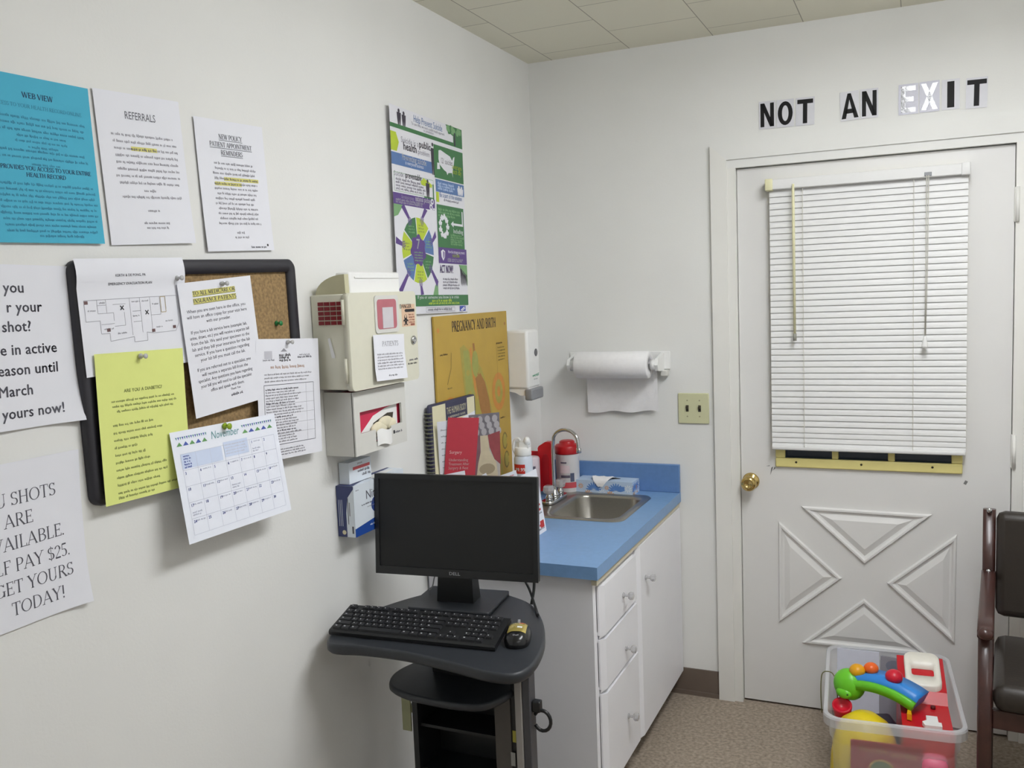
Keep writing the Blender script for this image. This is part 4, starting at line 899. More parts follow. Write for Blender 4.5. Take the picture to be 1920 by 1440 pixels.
o = s.build('front_print', tb); o.matrix_local = Matrix.Translation((0, -bd_/2-.0003, bh_/2)) @ Matrix.Rotation(R(90), 4, 'X')
s = Sheet(bd_, bh_, [TBM]); flowers(s, bd_, bh_)
o = s.build('side_print', tb); o.matrix_local = Matrix.Translation((bw_/2+.0003, 0, bh_/2)) @ Matrix(((0,0,1,0),(1,0,0,0),(0,1,0,0),(0,0,0,1)))
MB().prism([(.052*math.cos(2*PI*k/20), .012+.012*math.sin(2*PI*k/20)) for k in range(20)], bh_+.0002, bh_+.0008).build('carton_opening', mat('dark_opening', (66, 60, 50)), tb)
ts = MB(); nn = 8; rows = []
for j in range(7):
    v = j/6; yy = .020-.066*min(1, v/.62); dz = .010*math.sin(PI*min(1, v/.62)) if v < .62 else 0
    zz = bh_+.002+dz-(.024*(v-.62)/.38 if v > .62 else 0); yy = yy if v < .62 else -.0455-.001*v
    rows.append([ts._v((-.012+.092*(i/nn-.5)*(1-.80*max(0, v-.25)/.75), yy, zz+.0015*math.sin(i*2.1))) for i in range(nn+1)])
for a, b in zip(rows, rows[1:]):
    for i in range(nn): ts.face((a[i], b[i], b[i+1], a[i+1]), True)
ts.build('tissue', mat('tissue_paper', (240, 240, 242), .9, noise=.01), tb)
# spray can
sc_ = thing('spray_can', 'white disinfectant spray can with a red band beside the mustard chart', 'spray can', (.112, -.45, HC+.0003))
MB().lathe([(.030, 0), (.033, .003), (.033, .195), (.029, .205), (.026, .210)], seg=32).build('can_body', mat('can_white', (216, 224, 236), .3, noise=.02), sc_)
cap = MB()
cap.lathe([(.029, .204), (.030, .212), (.029, .232), (.026, .236), (.008, .236)], seg=28)
cap.prism([(-.028, -.008), (-.006, -.018), (.026, -.014), (.026, .014), (-.006, .018), (-.028, .008)], .232, .255)
cap.ball((.018, -.004, .256), .014, .9, 1, 1.2).tube(bez([(-.022, -.012, .21), (-.030, -.014, .232), (-.026, -.012, .258), (-.012, -.010, .266), (-.004, -.010, .258)], 5), .005, 8)
cap.build('trigger_cap', WHITEP, sc_)
def band(mb, r, z0, z1, a0, a1, n=12):
    lo = [mb._v((r*math.cos(R(a0+(a1-a0)*k/n)), r*math.sin(R(a0+(a1-a0)*k/n)), z0)) for k in range(n+1)]; hi = [mb._v((r*math.cos(R(a0+(a1-a0)*k/n)), r*math.sin(R(a0+(a1-a0)*k/n)), z1)) for k in range(n+1)]
    for k in range(n): mb.face((lo[k], lo[k+1], hi[k+1], hi[k]), True)
b_ = MB(); band(b_, .0333, .145, .178, -140, -58); b_.mi = 1; band(b_, .0333, .085, .134, -76, -62, 4); b_.mi = 2; band(b_, .0333, .10, .142, -140, -118, 5)
bo = b_.build('label_band', [mat('label_red', (206, 52, 42), .4, noise=.03), mat('label_blue', (84, 150, 206), .4), mat('label_green_grey', (110, 122, 112), .4)], sc_)
tt = MB(); px_ = -122; 
for ch in '99.9%':
    vs, fs, adv = GL['bold', ch]; ids = [tt._v((.0337*math.cos(R(px_+vx*.017/.0337*57.3)), .0337*math.sin(R(px_+vx*.017/.0337*57.3)), .154+vy*.017)) for vx, vy in vs]
    for f in fs: tt.face([ids[i] for i in f])
    px_ += adv*.017/.0337*57.3
tt.build('label_print', WHITEP, bo)
# wipes tub, red wall bracket, pale canister
wt = thing('wipes_tub', 'white wipes tub with a red lid behind the faucet', 'wipes tub', (.140, -.085, HC+.0003))
MB().lathe([(.042, 0), (.045, .004), (.046, .148), (.047, .150)], seg=32).build('tub_body', mat('tub_white', (228, 226, 228), .4, noise=.02), wt)
MB().lathe([(.048, .150), (.0485, .156), (.0485, .178), (.044, .184), (.030, .188), (.030, .196), (.024, .200), (0, .200)], seg=32).build('tub_lid', mat('dark_red_plastic', (180, 20, 30), .35, noise=.03), wt)
b_ = MB(); band(b_, .0464, .020, .042, -110, -20); b_.mi = 1; band(b_, .0464, .060, .070, -105, -60, 6); band(b_, .0464, .116, .122, -105, -75, 5); b_.mi = 2; band(b_, .0464, .045, .078, -58, -38, 5); b_.mi = 3; band(b_, .0464, .078, .108, -108, -60, 6)
b_.build('tub_label', [mat('label_rose', (200, 80, 90), .5, noise=.03), mat('label_dark', (96, 92, 110), .5), mat('label_slate', (84, 92, 118), .5), mat('label_pale_pink', (222, 206, 212), .5)], wt)
rb = thing('wipes_bracket', 'red plastic wall bracket between the pale canister and the faucet', 'wipes bracket', (0, -.165, .81))
q_ = [(.001, 0), (.110, 0), (.114, .01), (.114, .185), (.108, .193), (.085, .193), (.062, .176), (.058, .165), (.050, .02), (.001, .01)]
MB().prism([(.052, 0), (.108, 0), (.113, .006), (.113, .182), (.106, .192), (.086, .192), (.060, .176), (.055, .168)], -.014, .014, 'y').box(.002, .0145, .03, .055, .022, .15, .003).box(.052, .004, .03, .060, .022, .15).build('bracket_shell', RED, rb)
MB().prism([(.072, .03), (.100, .03), (.100, .13), (.092, .145), (.080, .145), (.072, .13)], -.0156, -.0142, 'y').build('raised_panel', mat('deep_red_plastic', (178, 14, 28), .35, noise=.03), rb)
pcn = thing('canister', 'pale canister standing in the corner between spray can and red bracket', 'canister', (.042, -.225, HC+.0003))
MB().lathe([(.034, 0), (.036, .003), (.036, .150), (.033, .156), (0, .158)], seg=28).build('canister_body', mat('pale_pink_plastic', (222, 208, 216), .4, noise=.02), pcn)
b_ = MB(); band(b_, .0364, .095, .125, -70, -35, 6); b_.build('canister_label', mat('label_dark', (96, 92, 110)), pcn)
# tent card at the counter edge
tc_ = thing('tent_card', 'white folded tent card with red print standing beside the monitor', 'tent card', (.250, -.768, HC+.0004))
tc_m = MB()
RP = mat('red_print', (196, 56, 54), .6, noise=.03)
s = Sheet(.218, .205, [PAPER])
for k in range(3): s.rect(.17, .075+k*.05, .2, .082+k*.05, RP); s.words(.15, .205, .092+k*.05, .007, INKD)
s.rect(.01, .11, .2, .116, RP); s.text('FLU', .10, .08, .06, RP, style='bold'); s.rect(.178, .165, .208, .188, RP); s.para(.02, .15, .135, 5, .012, .006, INKG)
o = s.build('front_panel', tc_); ax = R(-8)
o.matrix_local = Matrix.Translation((.0125, 0, .1015)) @ Matrix.Rotation(ax, 4, 'Y') @ Matrix(((0,0,1,0),(1,0,0,0),(0,1,0,0),(0,0,0,1)))
s = Sheet(.218, .205, [PAPER]); s.rect(.01, .11, .2, .116, RP)
o = s.build('back_panel', tc_); o.matrix_local = Matrix.Translation((-.0075, 0, .1015)) @ Matrix.Rotation(R(2), 4, 'Y') @ Matrix(((0,0,-1,0),(-1,0,0,0),(0,1,0,0),(0,0,0,1)))

# ---- flip book on the human body leaning at the wall, and the leaflet rack in front of it
fbk = thing('flip_book', 'spiral bound flip book with a navy title band leaning on the mustard chart', 'flip book', (.0135, -.79, HC+.0006))
fbk.rotation_euler = (0, R(-.2), 0)
CRM = mat('cream_card', (226, 220, 186), .5, noise=.02); NVB = mat('navy_cover', (58, 58, 84), .5, noise=.04)
bm_ = MB().prism(rrect(-.155, 0, .155, .445, .014, 4), 0, .012, 'x').build('cover', NVB, fbk)
s = Sheet(.29, .43, [CRM]); s.rect(.085, 0, .235, .055, NVB); s.text('THE HUMAN BODY', .16, .036, .030, CRM, style='bold', fit=.135); s.text('A REFERENCE GUIDE', .16, .050, .009, CRM, fit=.12); s.poly([(.06, .075), (.29, .05), (.29, .11), (.06, .14)], PAPER); s.disc(.27, .095, .018, PAPER); s.para(.05, .25, .16, 16, .016, .006, INKG)
o = s.build('title_page', fbk); o.matrix_local = Matrix.Translation((.0124, .004, .224)) @ Matrix(((0,0,1,0),(1,0,0,0),(0,1,0,0),(0,0,0,1)))
cl_ = MB()
for k in range(34):
    z = .02+k*.0121
    cl_.tube([(.006+.012*math.cos(R(a)), -.156+.009*math.sin(R(a)), z) for a in range(0, 361, 60)], .0022, 6)
tag(cl_.build('spiral_binding', mat('spiral_wire', (120, 122, 104), .35, .5, noise=.1), fbk), 'speckled wire spiral')
lr = thing('leaflet_rack', 'clear leaflet rack behind the monitor on the counter', 'leaflet rack', (.134, -.885, HC+.0004), R(42))
ACR = translucent('clear_acrylic', (214, 220, 224), .25)
MB().box(-.078, -.05, 0, .078, .055, .004).box(-.078, .050, .004, .078, .053, .17).box(-.078, .0, .004, .078, .003, .09).box(-.078, -.05, .004, .078, -.047, .06).box(-.081, -.05, 0, -.078, .055, .09).box(.078, -.05, 0, .081, .055, .09).build('rack_body', ACR, lr)
mr = lr.matrix_basis.copy()
def leaflet(name, label, u, d_, z0, w_, h_, lean, mats, draw, spin=0, grp=None):
    s = Sheet(w_, h_, mats); draw(s); o = s.build(name)
    o.matrix_world = Matrix.Translation((.134, -.885, HC)) @ Matrix.Rotation(R(42), 4, 'Z') @ Matrix.Translation((u, d_, z0+h_/2)) @ Matrix.Rotation(R(90-lean), 4, 'X') @ Matrix.Rotation(R(spin), 4, 'Z')
    return tag(o, label, 'leaflet', 'leaflets in the counter rack')
BRED = mat('brochure_red', (192, 62, 76), .45, noise=.03); PINKT = mat('brochure_pale_print', (236, 196, 196), .5)
def d_red(s):
    s.text('Surgery', .012, .115, .015, PINKT, 'l', fit=.04)
    for k, (t_, f_) in enumerate((('Understanding', .062), ('Treatment After', .066), ('Surgery & Rest', .064))): s.text(t_, .012, .139+k*.013, .0125, PINKT, 'l', 'bold', fit=f_)
leaflet('leaflet', 'red leaflet with pale lettering standing in the rack', -.026, .040, .186, .100, .215, -6, [BRED], d_red, spin=-5)
def d_knee(s):
    s.rect(0, 0, .1, .075, mat('knee_grey', (120, 116, 122), .5, noise=.2, nscale=60))
    for k in range(12): s.disc(.012+.024*(k % 4)+.006*(k//4), .018+.02*(k//4), .009, mat('knee_light', (176, 172, 176), .5), .012, 10)
    s.poly([(.0, .06), (.035, .07), (.035, .14), (.02, .21), (0, .19)], mat('knee_mauve', (130, 96, 104), .5, noise=.1)); s.poly([(.06, .07), (.1, .06), (.1, .17), (.08, .15), (.065, .11)], mat('knee_red', (150, 74, 78), .5, noise=.1))
    BN = mat('knee_bone', (204, 192, 164), .5, noise=.06); s.poly([(.035, .07), (.06, .07), (.064, .12), (.085, .16), (.09, .2), (.02, .2), (.026, .16), (.036, .12)], BN); s.disc(.055, .18, .026, mat('knee_bone_dark', (164, 150, 124), .5), .018); s.poly([(.02, .2), (.09, .2), (.085, .235), (.025, .235)], BN)
leaflet('leaflet', 'anatomical knee joint leaflet behind the red leaflet', .052, .0465, .172, .098, .235, -6, [mat('knee_paper', (186, 180, 176), .5, noise=.02)], d_knee, spin=1)
leaflet('leaflet', 'plain white leaflet standing left of the red leaflet', -.052, .0445, .18, .09, .215, -6, [PAPER], lambda s: s.para(.01, .08, .03, 8, .02, .006, INKG), spin=2)
def d_w(s): s.para(.01, .09, .02, 4, .012, .006, INKG)
leaflet('leaflet', 'short white card below the red leaflet at the rack left', -.062, .012, .075, .088, .16, -4, [PAPER], d_w, spin=6)
def d_flu(s): s.text('FLU', .062, .032, .024, RP, style='bold'); s.para(.01, .09, .05, 4, .012, .006, INKG)
leaflet('leaflet', 'tilted white card with red FLU lettering at the front of the rack', .016, -.012, .088, .095, .13, -8, [PAPER], d_flu, spin=24)
def d_rw(s): s.words(.012, .05, .016, .006, INKG); s.words(.012, .045, .026, .006, INKG); s.words(.07, .084, .014, .006, RP); s.rect(.035, .036, .09, .041, RP); s.rect(.01, .06, .09, .064, RP); s.para(.01, .09, .075, 3, .012, .006, INKG)
leaflet('leaflet', 'tilted white card with red bars at the right of the rack', .098, -.0165, .092, .095, .13, -8, [PAPER], d_rw, spin=14)

# ================================================================ computer cart
TZ = .745
cart = thing('computer_cart', 'black rolling computer cart with a curved top in front of the cabinet', 'computer cart', (.33, -1.36, 0))
ox, oy = .33, -1.36
top = [(.049, -1.551), (.085, -1.600), (.160, -1.590), (.230, -1.586), (.319, -1.590), (.426, -1.606), (.520, -1.624), (.577, -1.617), (.600, -1.575), (.592, -1.490), (.561, -1.384), (.504, -1.269), (.437, -1.185), (.358, -1.142), (.289, -1.119), (.180, -1.135), (.110, -1.230), (.067, -1.324), (.040, -1.410), (.032, -1.480)]
def slab(pts, z0, z1, name, m, parent, r=.006):
    P = smooth_loop([(a-ox, b-oy) for a, b in pts], 5); cx_ = sum(a for a, b in P)/len(P); cy_ = sum(b for a, b in P)/len(P); mb = MB()
    def sc(d_): return [(a-(a-cx_)/math.hypot(a-cx_, b-cy_)*d_, b-(b-cy_)/math.hypot(a-cx_, b-cy_)*d_) for a, b in P]
    rg = [[mb._v((a, b, z)) for a, b in sc(d_)] for d_, z in ((r, z0), (0, z0+r), (0, z1-r), (r*.3, z1-r*.3), (r, z1))]; n = len(P)
    mb.face(rg[0][::-1]); mb.face(rg[-1])
    for a, b in zip(rg, rg[1:]):
        for k in range(n): mb.face((a[k], a[(k+1) % n], b[(k+1) % n], b[k]), True)
    return mb.build(name, m, parent)
slab(top, TZ-.026, TZ, 'work_surface', DARKM, cart)
slab([(.140, -1.410), (.165, -1.470), (.220, -1.500), (.290, -1.512), (.380, -1.512), (.445, -1.490), (.475, -1.420), (.470, -1.330), (.40, -1.26), (.28, -1.24), (.19, -1.27), (.15, -1.34)], .580, .600, 'lower_shelf', DARKM, cart)
def cb_(x0, y0, z0, x1, y1, z1, b=0): return (x0-ox, y0-oy, z0, x1-ox, y1-oy, z1, b)
cp = MB()
cp.box(*cb_(.235, -1.37, .6005, .44, -1.28, .7185)).box(*cb_(.225, -1.40, .70, .25, -1.30, .7185)).box(*cb_(.13, -1.50, .706, .165, -1.42, .7185)).box(*cb_(.20, -1.47, .698, .222, -1.40, .7185))
cp.build('support_column', BLACK, cart)
MB().box(*cb_(.385, -1.3705, .655, .41, -1.3695, .685)).build('grey_label', mat('charcoal_label', (70, 70, 72), .5, noise=.03), cart)
bd = MB()
bd.box(*cb_(.185, -1.40, .076, .200, -1.275, .5795)).box(*cb_(.200, -1.285, .076, .455, -1.275, .5795)).box(*cb_(.200, -1.385, .09, .455, -1.285, .105)).box(*cb_(.200, -1.385, .33, .455, -1.285, .342)).box(*cb_(.200, -1.385, .455, .445, -1.285, .463)).box(*cb_(.4445, -1.389, .076, .455, -1.285, .5795))
bd.build('tower_bay', BLACK, cart)
STI = mat('charcoal_panel', (78, 74, 70), .5, noise=.04)
MB().box(*cb_(.425, -1.404, .09, .468, -1.39, .5795)).build('front_stile', STI, cart)
MB().box(*cb_(.470, -1.40, .09, .484, -1.38, .69)).build('inner_post', BLACK, cart)
MB().box(*cb_(.4845, -1.412, .076, .503, -1.38, .7185, .002)).build('front_trim', mat('silver_trim', (152, 148, 144), .4, noise=.03), cart)
MB().box(*cb_(.5035, -1.408, .076, .524, -1.372, .7185, .002)).build('side_post', mat('dark_grey_metal', (72, 72, 76), .45, noise=.04), cart)
MB().box(*cb_(.471, -1.4012, .465, .483, -1.4002, .495)).build('yellow_tag', mat('yellow_tag', (176, 168, 70), .6, noise=.04), cart)
MB().box(*cb_(.466, -1.4055, .405, .478, -1.4045, .44)).build('white_tag', mat('grey_tag', (150, 150, 146), .6, noise=.04), cart)
MB().box(*cb_(.150, -1.394, .44, .176, -1.390, .5795)).box(*cb_(.165, -1.39, .49, .185, -1.38, .51)).build('side_plate', mat('olive_plate', (150, 152, 118), .5, noise=.04), cart)
lp = MB().tube([(.548-ox+.022*math.cos(R(a)), -1.39-oy, .528+.026*math.sin(R(a))) for a in range(-150, 151, 20)], .0045, 8).box(*cb_(.5243, -1.40, .55, .546, -1.38, .578, .003))
lp.build('cable_hook', BLACK, cart)
bs = MB().prism(rrect(.14-ox, -1.52-oy, .55-ox, -1.14-oy, .05), .055, .075)
bs.build('cart_base', DARKM, cart)
for cx_, cy_ in ((.18, -1.48), (.51, -1.48), (.18, -1.18), (.51, -1.18)):
    MB().cyl((cx_-ox-.012, cy_-oy, .0255), .025, .024, 'x', 18).box(cx_-ox-.016, cy_-oy-.01, .02, cx_-ox-.0125, cy_-oy+.01, .054).box(cx_-ox+.0125, cy_-oy-.01, .02, cx_-ox+.016, cy_-oy+.01, .054).build('caster', BLACK, cart)

# ---- monitor
mo = thing('computer_monitor', 'black flat monitor switched off on the computer cart', 'monitor', (.255, -1.245, TZ+.0004), R(6.2))
MB().prism(rrect(-.115, -.085, .115, .09, .008, 3), 0, .011).build('stand_base', DARKM, mo)
nk = MB()
for a, b in (((-.052, .052, .0112), (-.046, .046, .14)),):
    x0, x1, z0 = a; X0, X1, z1 = b
    i = [nk._v(p) for p in ((x0, -.028, z0), (x1, -.028, z0), (x1, .028, z0), (x0, .028, z0), (X0, -.018, z1), (X1, -.018, z1), (X1, .014, z1), (X0, .014, z1))]
    for q in ((3,2,1,0),(4,5,6,7),(0,1,5,4),(1,2,6,5),(2,3,7,6),(3,0,4,7)): nk.face([i[k] for k in q])
nk.box(-.05, -.012, .14, .05, .012, .30)
nk.build('stand_neck', BLACK, mo)
TL = Matrix.Translation((.022, -.062, .228)) @ Matrix.Rotation(R(-5), 4, 'X')
hs_ = MB(); hs_.T = TL
W2, H2 = .2265, .1335
hs_.box(-W2, 0, -H2, W2, .016, H2, .003); hs_.box(-.19, .016, -.11, .19, .034, .11, .006); hs_.box(-.075, .034, -.075, .075, .048, .075, .004)
hs_.build('housing', BLACK, mo)
bz = MB(); bz.T = TL
for q in ((-W2, -H2, W2, -H2+.021), (-W2, H2-.013, W2, H2), (-W2, -H2+.021, -W2+.012, H2-.013), (W2-.012, -H2+.021, W2, H2-.013)): bz.box(q[0], -.004, q[1], q[2], 0, q[3])
bz = bz.build('bezel', mat('glossy_black_bezel', (24, 25, 27), .3, noise=.04), mo)
sn = MB(); sn.T = TL; sn.box(-W2+.012, -.0008, -H2+.021, W2-.012, -.0001, H2-.013); sn.build('screen', SCREEN, mo)
lg = Sheet(.036, .012, [mat('glossy_black_bezel', (24, 25, 27))]); lg.text('DELL', .018, .0098, .0115, mat('silver_ink', (190, 190, 194), .4, noise=.02), style='bold', fit=.031)
lo = lg.build('maker_mark', bz); lo.matrix_local = TL @ Matrix.Translation((0, -.0042, -H2+.0105)) @ Matrix.Rotation(R(90), 4, 'X')
# cables behind the monitor
def cable(name, label, pts, r, m=BLACK, cat='cable'): return tag(MB().tube(bez(pts, 8), r, 8).build(name, m), label, cat)
cable('monitor_cable', 'black cable drooping from the right of the monitor to the cart top', [(.36, -1.195, .86), (.39, -1.17, .835), (.43, -1.18, .79), (.475, -1.235, TZ+.006), (.50, -1.28, TZ+.006)], .0035)
cable('monitor_cable', 'black cable hanging from the monitor behind its right corner', [(.435, -1.19, .88), (.452, -1.19, .83), (.455, -1.195, .79), (.452, -1.21, TZ+.005)], .004)
cable('monitor_cable', 'black cable hanging below the left half of the monitor', [(.170, -1.175, .87), (.172, -1.165, .82), (.165, -1.16, .79), (.168, -1.17, TZ+.005)], .0035)
cable('monitor_cable', 'thin grey cable hanging below the left edge of the monitor', [(.137, -1.20, .88), (.137, -1.20, .82), (.141, -1.205, TZ+.004)], .0018, GREYD)
cable('wire_loop', 'bent bare wire loop standing on the cart top behind the monitor', [(.136, -1.205, TZ+.004), (.146, -1.195, .765), (.151, -1.19, .79), (.157, -1.185, .795), (.163, -1.185, .785), (.164, -1.185, TZ+.004)], .0018, mat('wire_steel', (150, 150, 152), .35, .8, noise=.03), 'wire')

# ---- keyboard and mouse
kb = thing('keyboard', 'black full size computer keyboard on the cart top', 'keyboard', (.271, -1.5365, TZ+.0004), R(4.6))
KT = Matrix.Rotation(R(11), 4, 'X')
KBM = mat('keyboard_black', (28, 29, 31), .45, noise=.04, nscale=120)
kbm = MB(); kbm.T = KT; kbm.prism([(0, .002), (.0, .010), (.004, .0135), (.117, .0175), (.121, .015), (.121, .004), (.002, .000)][::-1], -.220, .220, 'x')
kbm.build('keyboard_body', KBM, kb)
ft = MB()
for fx in (-.18, .18): ft.box(fx-.012, .098, .0, fx+.012, .108, .0225)
ft.build('keyboard_feet', KBM, kb)
rows = []
U = .0186; x00 = -.2125
def addrow(y, items, x=0):
    for it in items:
        if isinstance(it, str): x += float(it[1:])
        else: rows.append((x, y, it)); x += it
y5 = [.0085+U*.93*k for k in range(6)]
addrow(y5[5]+.004, [1, '_1', 1, 1, 1, 1, '_.5', 1, 1, 1, 1, '_.5', 1, 1, 1, 1, '_.25', 1, 1, 1, '_.25', 1, 1, 1, 1])
addrow(y5[4], [1]*13+[2, '_.25', 1, 1, 1, '_.25', 1, 1, 1, 1]); addrow(y5[3], [1.5]+[1]*12+[1.5, '_.25', 1, 1, 1, '_.25', 1, 1, 1, 1])
addrow(y5[2], [1.75]+[1]*11+[2.25, '_3.5', 1, 1, 1]); addrow(y5[1], [2.25]+[1]*10+[2.75, '_1.25', 1, '_1.25', 1, 1, 1, 1]); addrow(y5[0], [1.25, 1.25, 1.25, 6.25, 1.25, 1.25, 1.25, 1.25, '_.25', 1, 1, 1, '_.25', 2, 1])
KEYM = mat('key_black', (34, 35, 38), .5, noise=.05); LEG = mat('key_legend', (190, 192, 196), .6, noise=.03)
kmesh = {}
def keymb(mb, w_, lx=0, ly=0):
    a, b = U*w_-.0022, U*.93-.0022; z0, z1 = .0135+.035*ly, .0185+.035*ly; e = .0014
    mb.mi = 0; i = [mb._v(p) for p in ((lx, ly, z0), (lx+a, ly, z0), (lx+a, ly+b, z0), (lx, ly+b, z0), (lx+e, ly+e, z1), (lx+a-e, ly+e, z1), (lx+a-e, ly+b-e*.6, z1), (lx+e, ly+b-e*.6, z1))]
    for q in ((4,5,6,7),(0,1,5,4),(1,2,6,5),(2,3,7,6),(3,0,4,7)): mb.face([i[k] for k in q])
    if w_ < 4:
        mb.mi = 1; q = .0026 if w_ == 1 else .005
        mb.poly([(lx+.004, ly+b*.50, z1+.0002), (lx+.004+q, ly+b*.50, z1+.0002), (lx+.004+q*.8, ly+b*.72, z1+.0002), (lx+.004, ly+b*.72, z1+.0002)])
rows.sort(key=lambda r: (r[1], r[0]))
for k, (x, y, w_) in enumerate(rows[:100]):
    key = (w_, y)
    if key not in kmesh:
        mb = MB(); mb.T = Matrix.Identity(4); keymb(mb, w_, 0, 0); o = mb.build('key', [KEYM, LEG], kb); kmesh[key] = o
    else:
        o = kmesh[key].copy(); COL.objects.link(o); o.parent = kb
    o.matrix_local = KT @ Matrix.Translation((x00+x*U, y, .035*y))
mb = MB(); mb.T = KT
for x, y, w_ in rows[100:]: keymb(mb, w_, x00+x*U, y)
tag(mb.build('key_row', [KEYM, LEG], kb), kind='stuff')
ms = thing('computer_mouse', 'black computer mouse with a bright mark right of the keyboard', 'mouse', (.513, -1.437, TZ+.0004), R(17))
mm = MB(); n1, n2 = 12, 20; rg = []
def mouse_r(t): return .0305*(1-.10*abs(2*t-1)**3)
prf = [(1.0, 0), (1.03, .006), (1.0, .014), (.93, .022), (.80, .029), (.58, .0345), (.3, .037), (.0, .0378)]
for k, z in prf:
    ring = []
    for j in range(n2):
        a = 2*PI*j/n2; ca, sa = math.cos(a), math.sin(a); e = .72
        x = .031*k*math.copysign(abs(ca)**e, ca); y = .057*k*math.copysign(abs(sa)**e, sa)
        ring.append(mm._v((x, y, z*(1-.22*max(0, y/.057)**2-.05))))
    rg.append(ring)
for a, b in zip(rg, rg[1:]):
    for j in range(n2): mm.face((a[j], a[(j+1) % n2], b[(j+1) % n2], b[j]), True)
mm.build('mouse_shell', mat('glossy_black', (22, 22, 24), .22, noise=.03), ms)
MB().cyl((-.003, .030, .0325), .007, .006, 'x', 14).build('scroll_wheel', GREYD, ms)
def shell_z(x, y):
    e = .72; k = ((abs(x)/.031)**(2/e)+(abs(y)/.057)**(2/e))**(e/2); q = list(reversed(prf))
    for (k0, z0), (k1, z1) in zip(q, q[1:]):
        if k <= k1: z = z0+(z1-z0)*(k-k0)/(k1-k0) if k1 > k0 else z0; break
    else: z = .01
    return z*(1-.22*max(0, y/.057)**2-.05)
SW_, SH_ = .044, .060
s = Sheet(SW_, SH_, [mat('holographic_gold', (206, 186, 104), .2, .5, noise=.1)], lambda u, v: shell_z((u-.5)*SW_, (.5-v)*SH_)+.0006, 8, 8)
for k in range(6): s.line(.004+k*.005, .010, .012+k*.0035, .040, .0018, mat('holo_green', (120, 150, 80), .3, noise=.05) if k % 2 else mat('holo_pale', (226, 214, 170), .3, noise=.03))
s.rect(.024, .004, .038, .014, mat('holo_red', (206, 70, 48), .3, noise=.05), 2); s.rect(.022, .034, .034, .043, WHITEP, 2)
o = s.build('sticker', ms); o.matrix_local = Matrix.Translation((0, 0, 0))
s = Sheet(.016, .006, [mat('glossy_black', (22, 22, 24))]); s.text('Dell', .008, .005, .006, mat('silver_ink', (190, 190, 194)), fit=.014, style='bold')
o = s.build('maker_mark', ms); o.matrix_local = Matrix.Translation((0, -.0425, .0292)) @ Matrix.Rotation(R(30), 4, 'X')

# ================================================================ toy bin
bn = thing('storage_bin', 'translucent plastic storage bin full of toys in front of the door', 'storage bin', (1.308, -.362, .001), R(3.8))
CLP = translucent('cloudy_plastic', (232, 234, 238), .30); RIMP = translucent('cloudy_rim', (226, 228, 232), .55)
bh = .295
def ring(mb, hw, hd, r, z): return [mb._v((a, b, z)) for a, b in rrect(-hw, -hd, hw, hd, r, 5)]
mb = MB(); rg = [ring(mb, .155, .245, .03, .003), ring(mb, .163, .253, .04, .014), ring(mb, .170, .262, .045, .20), ring(mb, .172, .265, .045, .215), ring(mb, .177, .270, .045, .218), ring(mb, .181, .276, .045, bh-.004)]
mb.face(rg[0][::-1])
for a, b in zip(rg, rg[1:]):
    for k in range(len(a)): mb.face((a[k], a[(k+1) % len(a)], b[(k+1) % len(a)], b[k]), True)
mb.build('bin_body', CLP, bn)
mb = MB(); rg = [ring(mb, .181, .276, .045, bh-.004), ring(mb, .183, .278, .045, bh), ring(mb, .193, .290, .05, bh), ring(mb, .195, .292, .05, bh-.005), ring(mb, .194, .291, .05, bh-.03)]
for a, b in zip(rg, rg[1:]):
    for k in range(len(a)): mb.face((a[k], a[(k+1) % len(a)], b[(k+1) % len(a)], b[k]), False)
mb.build('bin_rim', RIMP, bn)
BT = Matrix.Translation((1.308, -.362, .001)) @ Matrix.Rotation(R(3.8), 4, 'Z')
LIMEP = mat('lime_plastic', (110, 206, 44), .35, noise=.03); BLUEP_ = mat('sky_blue_plastic', (52, 140, 224), .35, noise=.03); ORP = mat('orange_plastic', (240, 104, 30), .35, noise=.03); YLP = mat('golden_plastic', (236, 168, 18), .35, noise=.03); YP = mat('yellow_plastic', (232, 206, 30), .35, noise=.03); CRP = mat('crimson_plastic', (212, 26, 52), .35, noise=.03)
# ride-along caterpillar shaped toy: green round head, blue arched body with green edge band and three knobs
tt_ = thing('crawler_toy', 'green and blue curved toy with orange and red knobs on top of the bin', 'toy', (1.262, -.405, .262), R(-24))
hd = MB(); hd.ball((-.075, -.012, .026), .050, 1, .85, 1); hd.ball((-.075, -.046, .008), .022, 1.2, .7, .8)
hd = hd.build('toy_head', LIMEP, tt_)
MB().ball((-.060, -.0535, .010), .005).ball((-.092, -.050, .012), .005).build('eye', mat('dark_eye', (30, 60, 24), .4, noise=.03), hd)
bd_ = MB(); N = 14; A0, A1 = R(108), R(66)
sec = []
for k in range(N+1):
    t = k/N; a = A0+(A1-A0)*t; rr_ = .27; cx_, cz_ = .030, -.222
    sec.append((cx_+rr_*math.cos(a), cz_+rr_*math.sin(a), math.cos(a), math.sin(a)))
def arch(mb, yy0, yy1, h0, h1):
    rg = []
    for x, z, ca, sa in sec: rg.append([mb._v((x+ca*h, y, z+sa*h)) for y, h in ((yy0, h0), (yy1, h0), (yy1, h1), (yy0, h1))])
    for a, b in zip(rg, rg[1:]):
        for k in range(4): mb.face((a[k], a[(k+1) % 4], b[(k+1) % 4], b[k]), True)
    mb.face(rg[0][::-1]); mb.face(rg[-1])
arch(bd_, -.028, .045, -.008, .030); bd_.build('toy_body', BLUEP_, tt_)
eb = MB(); arch(eb, -.040, -.028, -.012, .016); eb.build('edge_band', LIMEP, tt_)
